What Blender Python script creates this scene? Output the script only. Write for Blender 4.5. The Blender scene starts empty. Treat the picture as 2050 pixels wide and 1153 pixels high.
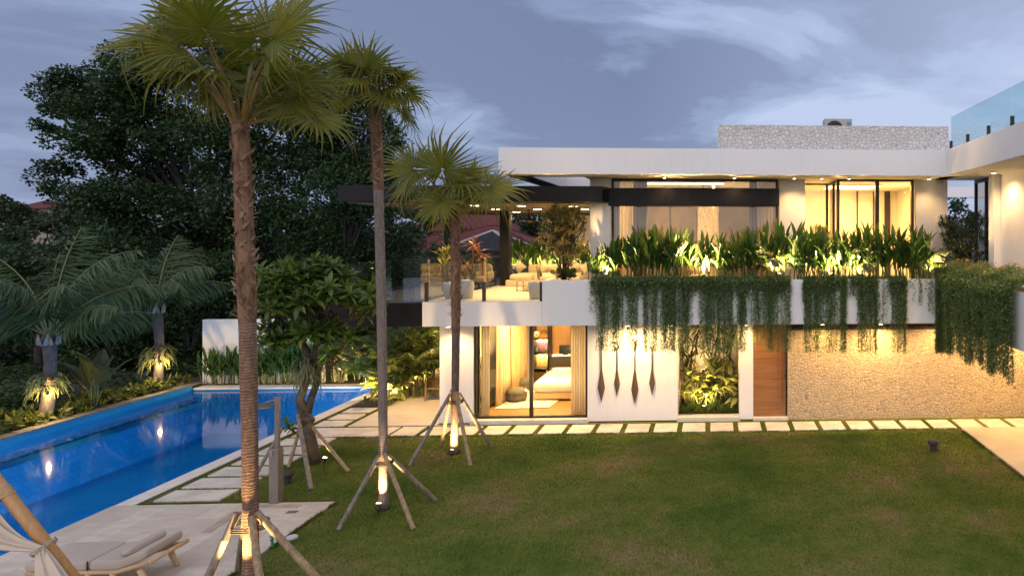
import bpy, math, random
import numpy as np
from mathutils import Vector, Matrix
S = bpy.context.scene
COL = S.collection
R = math.radians
rnd = random.Random(7)
nr = np.random.default_rng(11)

# ------------------------------------------------------------------ camera
# level camera with a shifted lens, 5 m up on the terrace opposite; facade runs along X, +Y is into the picture
F, PSI, HC = 1367.0, R(2.9), 5.0            # focal length in photo pixels, yaw, camera height
PX, PY = 1430 + F * math.tan(PSI), 476.0    # principal point in the 2050 px photo
cam = bpy.data.cameras.new('camera')
cam_o = bpy.data.objects.new('camera', cam)
COL.objects.link(cam_o)
cam_o.location = (0, 0, HC)
cam_o.rotation_euler = (R(90), 0, -PSI)
cam.sensor_width = 36
cam.lens = F / 2050 * 36
cam.shift_x = (1025 - PX) / 2050
cam.shift_y = -(576.5 - PY) / 2050
cam.clip_start, cam.clip_end = 0.1, 3000
S.camera = cam_o

# ------------------------------------------------------------------ world: dusk sky with soft clouds
W = bpy.data.worlds.new('World'); S.world = W; W.use_nodes = True
SUN_EL, SUN_AZ = R(32), R(196)              # soft afterglow from behind the camera
class NT:
    def __init__(s, tree): s.t = tree; s.n = tree.nodes; s.l = tree.links
    def new(s, kind, **kw):
        n = s.n.new(kind)
        for k, v in kw.items(): setattr(n, k, v)
        return n
    def link(s, a, b): s.l.new(a, b)
    def set(s, sock, v):
        if isinstance(v, bpy.types.NodeSocket): s.l.new(v, sock)
        elif isinstance(v, (tuple, list)) and len(v) == 3 and sock.type == 'RGBA': sock.default_value = (*v, 1)
        else: sock.default_value = v
    def math(s, op, a, b=0.0, clamp=False):
        n = s.new('ShaderNodeMath', operation=op, use_clamp=clamp); s.set(n.inputs[0], a); s.set(n.inputs[1], b); return n.outputs[0]
    def mix(s, f, a, b, mode='MIX'):
        n = s.new('ShaderNodeMix', data_type='RGBA', blend_type=mode); s.set(n.inputs[0], f); s.set(n.inputs[6], a); s.set(n.inputs[7], b); return n.outputs[2]
    def ramp(s, f, stops, ease='LINEAR'):
        n = s.new('ShaderNodeValToRGB'); n.color_ramp.interpolation = ease; s.set(n.inputs[0], f); e = n.color_ramp.elements
        while len(e) < len(stops): e.new(0.5)
        for q, (p, c) in zip(e, stops): q.position = p; q.color = (*c, 1) if len(c) == 3 else c
        return n.outputs[0]
    def noise(s, vec, scale, detail=4, rough=.55, dist=0.0):
        n = s.new('ShaderNodeTexNoise'); n.inputs['Scale'].default_value = scale; n.inputs['Detail'].default_value = detail
        n.inputs['Roughness'].default_value = rough; n.inputs['Distortion'].default_value = dist
        if vec is not None: s.link(vec, n.inputs['Vector'])
        return n.outputs['Fac']
    def mapping(s, vec, scale=(1, 1, 1), rot=(0, 0, 0), loc=(0, 0, 0)):
        n = s.new('ShaderNodeMapping'); n.inputs['Scale'].default_value = scale; n.inputs['Rotation'].default_value = rot
        n.inputs['Location'].default_value = loc; s.link(vec, n.inputs['Vector']); return n.outputs[0]
    def bump(s, h, strength=.3, dist=.02):
        n = s.new('ShaderNodeBump'); n.inputs['Strength'].default_value = strength; n.inputs['Distance'].default_value = dist
        s.link(h, n.inputs['Height']); return n.outputs[0]
def build_world():
    t = NT(W.node_tree); t.n.clear()
    g = t.new('ShaderNodeTexCoord').outputs['Generated']
    sep = t.new('ShaderNodeSeparateXYZ'); t.link(g, sep.inputs[0])
    zz = t.math('ADD', t.math('MAXIMUM', sep.outputs[2], 0.0), .16)
    cx, cy = t.math('DIVIDE', sep.outputs[0], zz), t.math('DIVIDE', sep.outputs[1], zz)
    cmb = t.new('ShaderNodeCombineXYZ'); t.link(cx, cmb.inputs[0]); t.link(cy, cmb.inputs[1])
    v = t.mapping(cmb.outputs[0], (.78, .85, 1), (0, 0, .35), (2.3, .2, 0))
    n1 = t.noise(v, 1.3, 8, .58, .45)
    n2 = t.noise(t.mapping(cmb.outputs[0], (.5, .9, 1), (0, 0, .1), (7.3, 4, 0)), .55, 3, .5)
    dens = t.math('ADD', t.math('MULTIPLY', n1, .65), t.math('MULTIPLY', n2, .45))
    cloud = t.ramp(dens, [(.44, (5.6, 6.7, 9.2)), (.505, (4.0, 5.1, 7.6)), (.55, (2.75, 3.6, 5.7)), (.60, (1.95, 2.5, 4.2))], 'EASE')
    # the lower sky is a little paler, the sky behind the camera carries the afterglow
    low = t.math('POWER', t.math('SUBTRACT', 1.0, t.math('MINIMUM', t.math('MULTIPLY', t.math('MAXIMUM', sep.outputs[2], 0), 3.2), 1.0)), 2.0)
    cloud = t.mix(t.math('MULTIPLY', low, .35), cloud, (4.0, 4.8, 7.1))
    right = t.math('MULTIPLY', t.math('ADD', t.math('MULTIPLY', sep.outputs[0], 1.0), .12), 1.5, True)
    cloud = t.mix(t.math('MULTIPLY', right, .7), cloud, (5.8, 6.7, 9.2))
    left = t.math('MULTIPLY', t.math('SUBTRACT', -.12, sep.outputs[0]), 1.5, True)
    cloud = t.mix(t.math('MULTIPLY', left, .6), cloud, (2.7, 3.25, 5.1))
    back = t.math('MULTIPLY', t.math('SUBTRACT', .35, sep.outputs[1]), .9, True)
    cloud = t.mix(back, cloud, (8.8, 8.7, 10.3))
    top = t.math('MULTIPLY', t.math('SUBTRACT', sep.outputs[2], .45), 1.8, True)
    cloud = t.mix(top, cloud, (7.0, 7.4, 9.6))
    sky = t.new('ShaderNodeTexSky', sky_type='NISHITA'); sky.sun_disc = False; sky.sun_elevation = R(3); sky.sun_rotation = SUN_AZ
    col = t.mix(.93, sky.outputs[0], cloud)
    bg = t.new('ShaderNodeBackground'); t.link(col, bg.inputs[0]); bg.inputs[1].default_value = .1
    out = t.new('ShaderNodeOutputWorld'); t.link(bg.outputs[0], out.inputs[0])
build_world()
sun = bpy.data.lights.new('sun', 'SUN'); sun.energy = .85; sun.angle = R(75); sun.color = (1, .92, .90)
sun_o = bpy.data.objects.new('sun', sun); COL.objects.link(sun_o); sun_o.location = (-4, -10, 30)
sun_o.rotation_euler = (R(90) - SUN_EL, 0, R(180) - SUN_AZ)
sun_o.rotation_euler = Vector((math.sin(SUN_AZ) * math.cos(SUN_EL), math.cos(SUN_AZ) * math.cos(SUN_EL), math.sin(SUN_EL))).to_track_quat('Z', 'Y').to_euler()
S.view_settings.view_transform = 'Standard'; S.view_settings.look = 'None'
S.view_settings.exposure = 0; S.view_settings.gamma = 1; S.view_settings.use_curve_mapping = False
S.render.engine = 'CYCLES'
cy = S.cycles
cy.use_denoising = True; cy.denoiser = 'OPENIMAGEDENOISE'
cy.max_bounces = 7; cy.diffuse_bounces = 3; cy.glossy_bounces = 3; cy.transmission_bounces = 4; cy.transparent_max_bounces = 16
cy.sample_clamp_indirect = 4; cy.caustics_reflective = False; cy.caustics_refractive = False; cy.use_light_tree = True

# ------------------------------------------------------------------ real positions: a photo column on a wall plane, a photo point on the ground
def ray(x):
    a = (x - PX) / F
    return math.sin(PSI) + a * math.cos(PSI), math.cos(PSI) - a * math.sin(PSI)
def at(x, y, Y):
    rx, ry = ray(x); d = Y / ry
    return Vector((rx * d, Y, HC - (y - PY) * d / F))
def gx(x, Y): return at(x, PY, Y).x
def gz(x, y, Y): return at(x, y, Y).z
def gnd(x, y, z=0.0):
    d = (HC - z) * F / (y - PY); rx, ry = ray(x)
    return Vector((rx * d, ry * d, z))

# ------------------------------------------------------------------ materials
def new_mat(name):
    m = bpy.data.materials.new(name); m.use_nodes = True
    t = NT(m.node_tree); b = t.n['Principled BSDF']
    return m, t, b
def mat(name, c, c2=None, rough=.6, scale=5, stretch=(1, 1, 1), detail=4, bump=0, bscale=None, metal=0, spec=.5, lo=.35, hi=.65, dist=.01):
    m, t, b = new_mat(name)
    b.inputs['Roughness'].default_value = rough; b.inputs['Metallic'].default_value = metal; b.inputs['Specular IOR Level'].default_value = spec
    o = t.new('ShaderNodeTexCoord').outputs['Object']; v = t.mapping(o, stretch)
    if c2 is None: b.inputs['Base Color'].default_value = (*c, 1)
    else: t.link(t.ramp(t.noise(v, scale, detail), [(lo, c), (hi, c2)]), b.inputs['Base Color'])
    if bump: t.link(t.bump(t.noise(v, bscale or scale, detail), bump, dist), b.inputs['Normal'])
    return m
def emit(name, c, s):
    m, t, b = new_mat(name)
    b.inputs['Base Color'].default_value = (*c, 1); b.inputs['Emission Color'].default_value = (*c, 1); b.inputs['Emission Strength'].default_value = s
    return m
def leaf(name, c1, c2, c3=None, trans=.3, rough=.42, spec=.4):
    m, t, b = new_mat(name); out = t.n['Material Output']
    r = t.new('ShaderNodeNewGeometry').outputs['Random Per Island']
    col = t.ramp(r, [(0, c1), (.55, c2), (1, c3 or c2)])
    t.link(col, b.inputs['Base Color']); b.inputs['Roughness'].default_value = rough; b.inputs['Specular IOR Level'].default_value = spec
    tr = t.new('ShaderNodeBsdfTranslucent'); t.link(t.mix(.5, col, (c2[0] * 1.6, c2[1] * 1.5, c2[2] * .5), 'MIX'), tr.inputs[0])
    mx = t.new('ShaderNodeMixShader'); mx.inputs[0].default_value = trans
    t.link(b.outputs[0], mx.inputs[1]); t.link(tr.outputs[0], mx.inputs[2]); t.link(mx.outputs[0], out.inputs[0])
    return m
def glass(name, tint=(.93, .96, .95), base=.05, power=4.0, rough=.01):
    m, t, b = new_mat(name); out = t.n['Material Output']; t.n.remove(b)
    f = t.new('ShaderNodeLayerWeight'); f.inputs[0].default_value = .5
    fac = t.math('ADD', t.math('MULTIPLY', t.math('POWER', f.outputs['Facing'], power), .9), base, True)
    tr = t.new('ShaderNodeBsdfTransparent'); tr.inputs[0].default_value = (*tint, 1)
    gl = t.new('ShaderNodeBsdfGlossy'); gl.inputs['Roughness'].default_value = rough
    mx = t.new('ShaderNodeMixShader'); t.link(fac, mx.inputs[0]); t.link(tr.outputs[0], mx.inputs[1]); t.link(gl.outputs[0], mx.inputs[2])
    t.link(mx.outputs[0], out.inputs[0]); return m
def stone_cladding(name, c1, c2, c3, scale=6.0):
    m, t, b = new_mat(name)
    o = t.new('ShaderNodeTexCoord').outputs['Object']
    v = t.mapping(o, (1, .02, 1.12))
    wob = t.new('ShaderNodeTexNoise'); wob.inputs['Scale'].default_value = 3.2; t.link(v, wob.inputs['Vector'])
    v2 = t.new('ShaderNodeVectorMath', operation='MULTIPLY_ADD'); t.link(wob.outputs['Color'], v2.inputs[0]); v2.inputs[1].default_value = (.09, 0, .09); t.link(v, v2.inputs[2])
    e = t.new('ShaderNodeTexVoronoi', feature='DISTANCE_TO_EDGE'); e.inputs['Scale'].default_value = scale; t.link(v2.outputs[0], e.inputs['Vector'])
    c = t.new('ShaderNodeTexVoronoi', feature='F1'); c.inputs['Scale'].default_value = scale; t.link(v2.outputs[0], c.inputs['Vector'])
    sp = t.new('ShaderNodeSeparateColor'); t.link(c.outputs['Color'], sp.inputs[0])
    col = t.ramp(sp.outputs[0], [(0, c1), (.5, c2), (1, c3)])
    col = t.mix(t.math('MULTIPLY', t.noise(o, 25, 4), .45), col, tuple(k * .62 for k in c2))
    joint = t.ramp(e.outputs['Distance'], [(.012, (0, 0, 0)), (.05, (1, 1, 1))])
    col = t.mix(joint, tuple(k * .42 for k in c2), col)
    t.link(col, b.inputs['Base Color']); b.inputs['Roughness'].default_value = .85
    h = t.math('ADD', t.math('MULTIPLY', t.math('MINIMUM', t.math('MULTIPLY', e.outputs['Distance'], 5.0), 1.0), 1.0), t.math('MULTIPLY', t.noise(o, 22, 5), .35))
    h = t.math('ADD', h, t.math('MULTIPLY', sp.outputs[1], .45))
    t.link(t.bump(h, .6, .03), b.inputs['Normal'])
    return m
def tiles(name, c1, c2, w, h, gap, axis='XY', rough=.5, joint=.55, spec=.4, off=.5, rot=0.0):
    m, t, b = new_mat(name)
    o = t.new('ShaderNodeTexCoord').outputs['Object']
    if axis == 'XZ': o2 = t.mapping(o, (1, 1, 1), (R(-90), 0, 0))
    else: o2 = t.mapping(o, (1, 1, 1), (0, 0, rot))
    br = t.new('ShaderNodeTexBrick'); br.offset = off; t.link(o2, br.inputs['Vector'])
    br.inputs['Scale'].default_value = 1; br.inputs['Brick Width'].default_value = w; br.inputs['Row Height'].default_value = h
    br.inputs['Mortar Size'].default_value = gap; br.inputs['Color1'].default_value = (*c1, 1); br.inputs['Color2'].default_value = (*c2, 1)
    br.inputs['Mortar'].default_value = (*[k * joint for k in c1], 1); br.inputs['Mortar Smooth'].default_value = .2
    n = t.noise(t.mapping(o, (1, 2.5, 2)), 2.2, 6, .65)
    col = t.mix(t.ramp(n, [(.4, (0, 0, 0)), (.75, (.55, .55, .55))]), br.outputs['Color'], tuple(k * .68 for k in c2))
    t.link(col, b.inputs['Base Color']); b.inputs['Roughness'].default_value = rough; b.inputs['Specular IOR Level'].default_value = spec
    t.link(t.bump(t.math('ADD', t.math('MULTIPLY', br.outputs['Fac'], -1), t.math('MULTIPLY', n, .3)), .4, .006), b.inputs['Normal'])
    return m
def wood(name, c1, c2, grain='X', scale=3.0, rough=.45):
    st = {'X': (.35, 9, 9), 'Y': (9, .35, 9), 'Z': (9, 9, .35)}[grain]
    m, t, b = new_mat(name)
    o = t.new('ShaderNodeTexCoord').outputs['Object']
    n = t.noise(t.mapping(o, st), scale, 6, .62, .6); n2 = t.noise(t.mapping(o, tuple(k * 3 for k in st)), scale * 2, 3)
    f = t.math('ADD', t.math('MULTIPLY', n, .75), t.math('MULTIPLY', n2, .25))
    t.link(t.ramp(f, [(.34, c1), (.62, c2)]), b.inputs['Base Color']); b.inputs['Roughness'].default_value = rough
    t.link(t.bump(f, .15, .004), b.inputs['Normal']); return m
def planks(name, c1, c2, width=.14, rough=.4):
    m, t, b = new_mat(name)
    o = t.new('ShaderNodeTexCoord').outputs['Object']
    br = t.new('ShaderNodeTexBrick'); t.link(t.mapping(o, (1, 1, 1), (0, 0, R(52))), br.inputs['Vector'])
    br.inputs['Scale'].default_value = 1; br.inputs['Brick Width'].default_value = 1.6; br.inputs['Row Height'].default_value = width
    br.inputs['Mortar Size'].default_value = .003; br.inputs['Color1'].default_value = (*c1, 1); br.inputs['Color2'].default_value = (*c2, 1)
    br.inputs['Mortar'].default_value = (.05, .03, .015, 1)
    n = t.noise(t.mapping(o, (4, 4, 4), (0, 0, R(52))), 3, 5)
    t.link(t.mix(t.math('MULTIPLY', n, .5), br.outputs['Color'], tuple(k * .55 for k in c1)), b.inputs['Base Color']); b.inputs['Roughness'].default_value = rough
    return m

def render_mat(name, c):
    """painted render with faint vertical rain streaks and blotches"""
    m, t, b = new_mat(name); o = t.new('ShaderNodeTexCoord').outputs['Object']
    st = t.noise(t.mapping(o, (5, 5, .35)), 1.6, 6, .65); bl = t.noise(o, .9, 5, .6); fi = t.noise(o, 40, 3)
    f = t.math('ADD', t.math('MULTIPLY', st, .55), t.math('MULTIPLY', bl, .45))
    t.link(t.ramp(f, [(.34, tuple(k * .93 for k in c)), (.46, tuple(k * .98 for k in c)), (.56, c)]), b.inputs['Base Color']); b.inputs['Roughness'].default_value = .8
    t.link(t.bump(t.math('ADD', t.math('MULTIPLY', fi, .5), bl), .12, .006), b.inputs['Normal']); return m
PAINT = render_mat('white_paint', (.86, .84, .82))
PAINT_IN = mat('interior_paint', (.78, .72, .62), (.74, .68, .58), rough=.8, scale=2)
STONE = stone_cladding('limestone_cladding', (.58, .45, .29), (.64, .51, .34), (.50, .39, .25), 11.0)
STONE_TOP = stone_cladding('grey_limestone_cladding', (.74, .70, .64), (.64, .60, .55), (.78, .75, .69), 9.4)
STEEL = mat('black_steel', (.006, .0055, .0065), (.010, .009, .010), rough=.5, scale=3, spec=.25)
FRAME = mat('bronze_frame', (.02, .015, .012), rough=.4, spec=.4)
GLASS = glass('clear_glass', base=.035)
GLASS_UP = glass('upper_window_glass', (.86, .86, .82), .05, 4.0)
RAIL_GLASS = glass('rail_glass', (.95, .97, .965), .04, 4.5)
SLAB = mat('cream_slab', (.66, .60, .51), (.46, .40, .32), rough=.6, scale=1.9, detail=8, bump=.15, bscale=30, dist=.004, lo=.42, hi=.72)
DECK = tiles('limestone_deck', (.66, .58, .48), (.50, .43, .35), 1.2, .42, .006, rot=R(90), rough=.5, joint=.72)
PATIO = tiles('patio_stone', (.62, .57, .48), (.58, .53, .45), 1.2, .6, .004, rough=.5, joint=.85)
WHITE_STEP = mat('pale_stone', (.70, .66, .59), (.60, .56, .50), rough=.6, scale=5)
COPING_DARK = mat('dark_coping', (.12, .11, .10), (.20, .18, .16), rough=.7, scale=6)
DOORWOOD = wood('teak_door', (.20, .080, .024), (.34, .155, .052), 'X', 2.2)
PADDLEWOOD = wood('old_paddle_wood', (.055, .034, .02), (.125, .078, .045), 'Z', 4, .7)
FLOORWOOD = planks('oak_floor', (.36, .19, .07), (.28, .14, .05))
TEAK = wood('pale_teak', (.50, .33, .17), (.62, .43, .24), 'X', 4, .55)
POLEWOOD = wood('amber_timber', (.42, .21, .07), (.56, .31, .12), 'Z', 3, .45)
PANELWOOD = wood('shelf_wood', (.30, .16, .06), (.42, .24, .10), 'Z', 3, .45)
BAMBOO = mat('weathered_bamboo', (.27, .22, .165), (.13, .105, .08), rough=.65, scale=2.2, stretch=(8, 8, 1), bump=.2, bscale=8)
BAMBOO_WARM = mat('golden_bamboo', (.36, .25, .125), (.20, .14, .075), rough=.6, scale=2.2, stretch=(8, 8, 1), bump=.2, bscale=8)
STRAP = mat('dark_twine', (.03, .028, .025), rough=.8)
FABRIC = mat('oatmeal_fabric', (.50, .42, .345), (.42, .35, .285), rough=.9, scale=90, bump=.15, bscale=220)
DRAPE = mat('cream_drape', (.66, .55, .43), (.60, .49, .38), rough=.9, scale=3, bump=.2, bscale=40, dist=.01)
SHEET = mat('white_linen', (.78, .72, .64), (.74, .68, .60), rough=.9, scale=3, bump=.2, bscale=6, dist=.03)
SOFA_F = mat('cream_upholstery', (.64, .54, .38), (.58, .48, .33), rough=.9, scale=60, bump=.1, bscale=120)
CURTAIN = mat('beige_curtain', (.60, .43, .25), (.48, .33, .18), rough=.85, scale=1.5, stretch=(6, 6, .3))
def sheer_mat():
    m, t, b = new_mat('sheer_curtain'); out = t.n['Material Output']
    b.inputs['Base Color'].default_value = (.80, .74, .64, 1); b.inputs['Roughness'].default_value = .9
    tr = t.new('ShaderNodeBsdfTranslucent'); tr.inputs[0].default_value = (.85, .78, .66, 1)
    tp = t.new('ShaderNodeBsdfTransparent')
    m1 = t.new('ShaderNodeMixShader'); m1.inputs[0].default_value = .5; t.link(b.outputs[0], m1.inputs[1]); t.link(tr.outputs[0], m1.inputs[2])
    m2 = t.new('ShaderNodeMixShader'); m2.inputs[0].default_value = .22; t.link(m1.outputs[0], m2.inputs[1]); t.link(tp.outputs[0], m2.inputs[2])
    t.link(m2.outputs[0], out.inputs[0]); return m
SHEER = sheer_mat()
POUF = mat('grey_knit', (.07, .068, .06), (.14, .13, .11), rough=.95, scale=50, bump=.6, bscale=45)
POT = mat('pale_concrete_pot', (.55, .53, .49), (.47, .45, .42), rough=.7, scale=7)
SOIL = mat('dark_soil', (.035, .025, .018), (.06, .045, .03), rough=.95, scale=14, bump=.6, bscale=20, dist=.03)
METAL = mat('brushed_bronze', (.30, .26, .22), (.24, .21, .18), rough=.42, scale=3, stretch=(20, 20, 1), metal=.6)
DARK = mat('dark_metal', (.03, .025, .025), rough=.55)
BOLLARD = mat('dark_cast_stone', (.035, .028, .026), (.055, .045, .04), rough=.8, scale=20, bump=.3, bscale=40)
LAMP = emit('warm_lamp', (1, .78, .42), 25)
LAMP_SOFT = emit('warm_lamp_soft', (1, .74, .38), 6)
TRUNK_RING = None
# ------------------------------------------------------------------ mesh building
ORG = {}
class MB:
    def __init__(s): s.V = []; s.n = 0; s.L = []; s.C = []; s.M = []
    def add(s, v, f, m=0):
        v = np.asarray(v, float).reshape(-1, 3)
        if isinstance(f, np.ndarray):
            s.L.append((f + s.n).ravel()); s.C.append(np.full(len(f), f.shape[1])); s.M.append(np.full(len(f), m))
        else:
            for q in f: s.L.append(np.asarray(q) + s.n); s.C.append(np.array([len(q)])); s.M.append(np.array([m]))
        s.V.append(v); s.n += len(v); return s
    def box(s, x0, x1, y0, y1, z0, z1, m=0):
        v = [(x, y, z) for z in (z0, z1) for y in (y0, y1) for x in (x0, x1)]
        return s.add(v, np.array([(0, 2, 3, 1), (4, 5, 7, 6), (0, 1, 5, 4), (2, 6, 7, 3), (0, 4, 6, 2), (1, 3, 7, 5)]), m)
    def bar(s, p, q, w, h, m=0, up=(0, 0, 1)):
        p, q = Vector(p), Vector(q); d = (q - p).normalized(); x = d.cross(Vector(up))
        if x.length < 1e-4: x = d.cross(Vector((1, 0, 0)))
        x.normalize(); z = x.cross(d); v = []
        for o in (p, q): v += [o - x * w / 2 - z * h / 2, o + x * w / 2 - z * h / 2, o + x * w / 2 + z * h / 2, o - x * w / 2 + z * h / 2]
        return s.add([tuple(k) for k in v], np.array([(3, 2, 1, 0), (4, 5, 6, 7), (0, 1, 5, 4), (1, 2, 6, 5), (2, 3, 7, 6), (3, 0, 4, 7)]), m)
    def tube(s, pts, rad, n=8, m=0, caps=True):
        P = np.array([tuple(p) for p in pts], float); k = len(P)
        rad = np.full(k, rad) if np.isscalar(rad) else np.asarray(rad, float)
        T = np.gradient(P, axis=0); T /= np.linalg.norm(T, axis=1)[:, None] + 1e-9
        ref = np.array([1., 0, 0]) if abs(T[0][0]) < .9 else np.array([0, 1., 0])
        X = []
        for i in range(k):
            x = ref - T[i] * ref.dot(T[i]); x /= np.linalg.norm(x) + 1e-9; X.append(x); ref = x
        X = np.array(X); Yv = np.cross(T, X); a = np.arange(n) * 2 * math.pi / n
        v = P[:, None] + rad[:, None, None] * (np.cos(a)[None, :, None] * X[:, None] + np.sin(a)[None, :, None] * Yv[:, None])
        i, j = np.meshgrid(np.arange(k - 1), np.arange(n), indexing='ij'); j2 = (j + 1) % n
        f = np.stack([i * n + j, i * n + j2, (i + 1) * n + j2, (i + 1) * n + j], -1).reshape(-1, 4)
        b = s.n; s.add(v.reshape(-1, 3), f, m)
        if caps:
            s.L.append(b + np.arange(n)[::-1]); s.L.append(b + (k - 1) * n + np.arange(n)); s.C.append(np.array([n, n])); s.M.append(np.array([m, m]))
        return s
    def lathe(s, prof, c=(0, 0, 0), n=20, m=0, sx=1, sy=1):
        a = np.arange(n) * 2 * math.pi / n; P = np.array(prof, float); k = len(P)
        v = np.stack([c[0] + sx * P[:, 0, None] * np.cos(a), c[1] + sy * P[:, 0, None] * np.sin(a), c[2] + P[:, 1, None] + 0 * a], -1).reshape(-1, 3)
        i, j = np.meshgrid(np.arange(k - 1), np.arange(n), indexing='ij'); j2 = (j + 1) % n
        f = np.stack([i * n + j, i * n + j2, (i + 1) * n + j2, (i + 1) * n + j], -1).reshape(-1, 4)
        b = s.n; s.add(v, f, m)
        s.L.append(b + np.arange(n)[::-1]); s.L.append(b + (k - 1) * n + np.arange(n)); s.C.append(np.array([n, n])); s.M.append(np.array([m, m]))
        return s
    def grid(s, fn, nu, nv, m=0):
        v = [tuple(fn(i / nu, j / nv)) for i in range(nu + 1) for j in range(nv + 1)]
        i, j = np.meshgrid(np.arange(nu), np.arange(nv), indexing='ij'); w = nv + 1
        return s.add(v, np.stack([i * w + j, (i + 1) * w + j, (i + 1) * w + j + 1, i * w + j + 1], -1).reshape(-1, 4), m)
    def pillow(s, c, sx, sy, sz, m=0, rot=None, p=.35, n=10):
        # rounded cushion: superellipse cross-sections
        a = np.linspace(-math.pi / 2, math.pi / 2, n); b = np.linspace(0, 2 * math.pi, 4 * n, endpoint=False)
        sg = lambda t, q: np.sign(t) * np.abs(t) ** q
        A, B = np.meshgrid(a, b, indexing='ij')
        v = np.stack([sx * sg(np.cos(A), p) * sg(np.cos(B), p), sy * sg(np.cos(A), p) * sg(np.sin(B), p), sz * sg(np.sin(A), .7)], -1).reshape(-1, 3)
        if rot is not None: v = v @ np.array(rot.to_3x3()).T
        v = v + np.array(tuple(c)); w = 4 * n
        i, j = np.meshgrid(np.arange(n - 1), np.arange(w), indexing='ij'); j2 = (j + 1) % w
        return s.add(v, np.stack([i * w + j, i * w + j2, (i + 1) * w + j2, (i + 1) * w + j], -1).reshape(-1, 4), m)
    def scatter(s, tpl, Rm, pos, scale, m=None):
        """tpl = (verts, [(faces, material), ...]); one copy of the template per row"""
        tv, groups = tpl; N = len(pos); k = len(tv)
        sc = np.broadcast_to(np.asarray(scale, float).reshape(N, -1) if np.ndim(scale) else np.full((N, 1), scale), (N, 3)) if np.ndim(scale) < 2 else scale
        v = np.einsum('nij,nkj->nki', Rm, tv[None] * sc[:, None]) + pos[:, None]
        off = (np.arange(N) * k)[:, None, None]
        base = s.n; s.V.append(v.reshape(-1, 3)); s.n += N * k
        for f, fm in groups:
            q = (f[None] + off + base).reshape(-1, f.shape[1])
            s.L.append(q.ravel()); s.C.append(np.full(len(q), f.shape[1])); s.M.append(np.full(len(q), fm if m is None else m))
        return s
    def build(s, name, mats, parent=None, smooth=False, bevel=0, solid=0):
        if not s.V: return None
        me = bpy.data.meshes.new(name)
        V = np.concatenate(s.V); L = np.concatenate(s.L).astype(np.int32); C = np.concatenate(s.C).astype(np.int32); M = np.concatenate(s.M).astype(np.int32)
        me.vertices.add(len(V)); me.vertices.foreach_set('co', V.astype(np.float32).ravel())
        me.loops.add(len(L)); me.loops.foreach_set('vertex_index', L)
        st = np.zeros(len(C), np.int32); st[1:] = np.cumsum(C)[:-1]
        me.polygons.add(len(C)); me.polygons.foreach_set('loop_start', st); me.polygons.foreach_set('loop_total', C)
        for m in (mats if isinstance(mats, (list, tuple)) else [mats]): me.materials.append(m)
        me.polygons.foreach_set('material_index', M)
        me.polygons.foreach_set('use_smooth', np.full(len(C), bool(smooth)))
        me.update(calc_edges=True)
        o = bpy.data.objects.new(name, me); COL.objects.link(o); ORG[o.name] = Vector((0, 0, 0))
        if parent is not None: o.parent = parent; o.location = -ORG[parent.name]
        if bevel:
            b = o.modifiers.new('bevel', 'BEVEL'); b.width = bevel; b.segments = 2; b.limit_method = 'ANGLE'
        if solid:
            b = o.modifiers.new('thickness', 'SOLIDIFY'); b.thickness = solid; b.offset = 0
        return o
def frames(d, up):
    d = np.asarray(d, float); d = d / (np.linalg.norm(d, axis=1)[:, None] + 1e-9)
    x = np.cross(d, up); x /= np.linalg.norm(x, axis=1)[:, None] + 1e-9
    return np.stack([x, d, np.cross(x, d)], axis=2)
def tag(o, label, cat, group=None, kind=None):
    if label: o['label'] = label
    if cat: o['category'] = cat
    if group: o['group'] = group
    if kind: o['kind'] = kind
    return o
def thing(name, label, cat, loc=(0, 0, 0), group=None):
    o = bpy.data.objects.new(name, None); COL.objects.link(o); o.location = loc; o.empty_display_size = .2
    ORG[o.name] = Vector(loc); return tag(o, label, cat, group)
def struct(o): o['kind'] = 'structure'; return o
def copy_tree(root, loc, rz=0.0, sc=1.0, label=None, group=None):
    r = root.copy(); COL.objects.link(r); r.location = loc; r.rotation_euler = (0, 0, rz); r.scale = (sc, sc, sc) if np.isscalar(sc) else sc
    if label: r['label'] = label
    if group: r['group'] = group
    for ch in root.children:
        c = ch.copy(); COL.objects.link(c); c.parent = r
        for g in ch.children:
            d = g.copy(); COL.objects.link(d); d.parent = c
    return r
def place(root, loc, rz=0.0, sc=1.0):
    root.location = loc; root.rotation_euler = (0, 0, rz); root.scale = (sc, sc, sc) if np.isscalar(sc) else sc
    ORG[root.name] = Vector(loc)
LM = 5.5                                      # warm lamps, overall
def lamp(kind, loc, power, parent=None, target=None, color=(1, .60, .22), size=.05, angle=60, blend=.8, sx=None):
    l = bpy.data.lights.new('lamp', kind); l.energy = power * (LM if color[0] > color[2] else 1.0); l.color = color
    if kind == 'AREA':
        l.shape = 'RECTANGLE'; l.size = size; l.size_y = sx or size
    else: l.shadow_soft_size = size
    if kind == 'SPOT': l.spot_size = R(angle); l.spot_blend = blend
    o = bpy.data.objects.new('lamp', l); COL.objects.link(o)
    loc = Vector(loc); o.location = loc
    if target is not None: o.rotation_euler = (Vector(target) - loc).to_track_quat('-Z', 'Y').to_euler()
    if parent is not None: o.parent = parent; o.location = loc - ORG[parent.name]
    return o
ORD = 'first second third fourth fifth sixth seventh eighth ninth tenth eleventh twelfth thirteenth fourteenth fifteenth sixteenth seventeenth eighteenth nineteenth twentieth'.split() + ['twenty-' + k for k in 'first second third fourth fifth sixth seventh eighth ninth'.split()]

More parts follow.
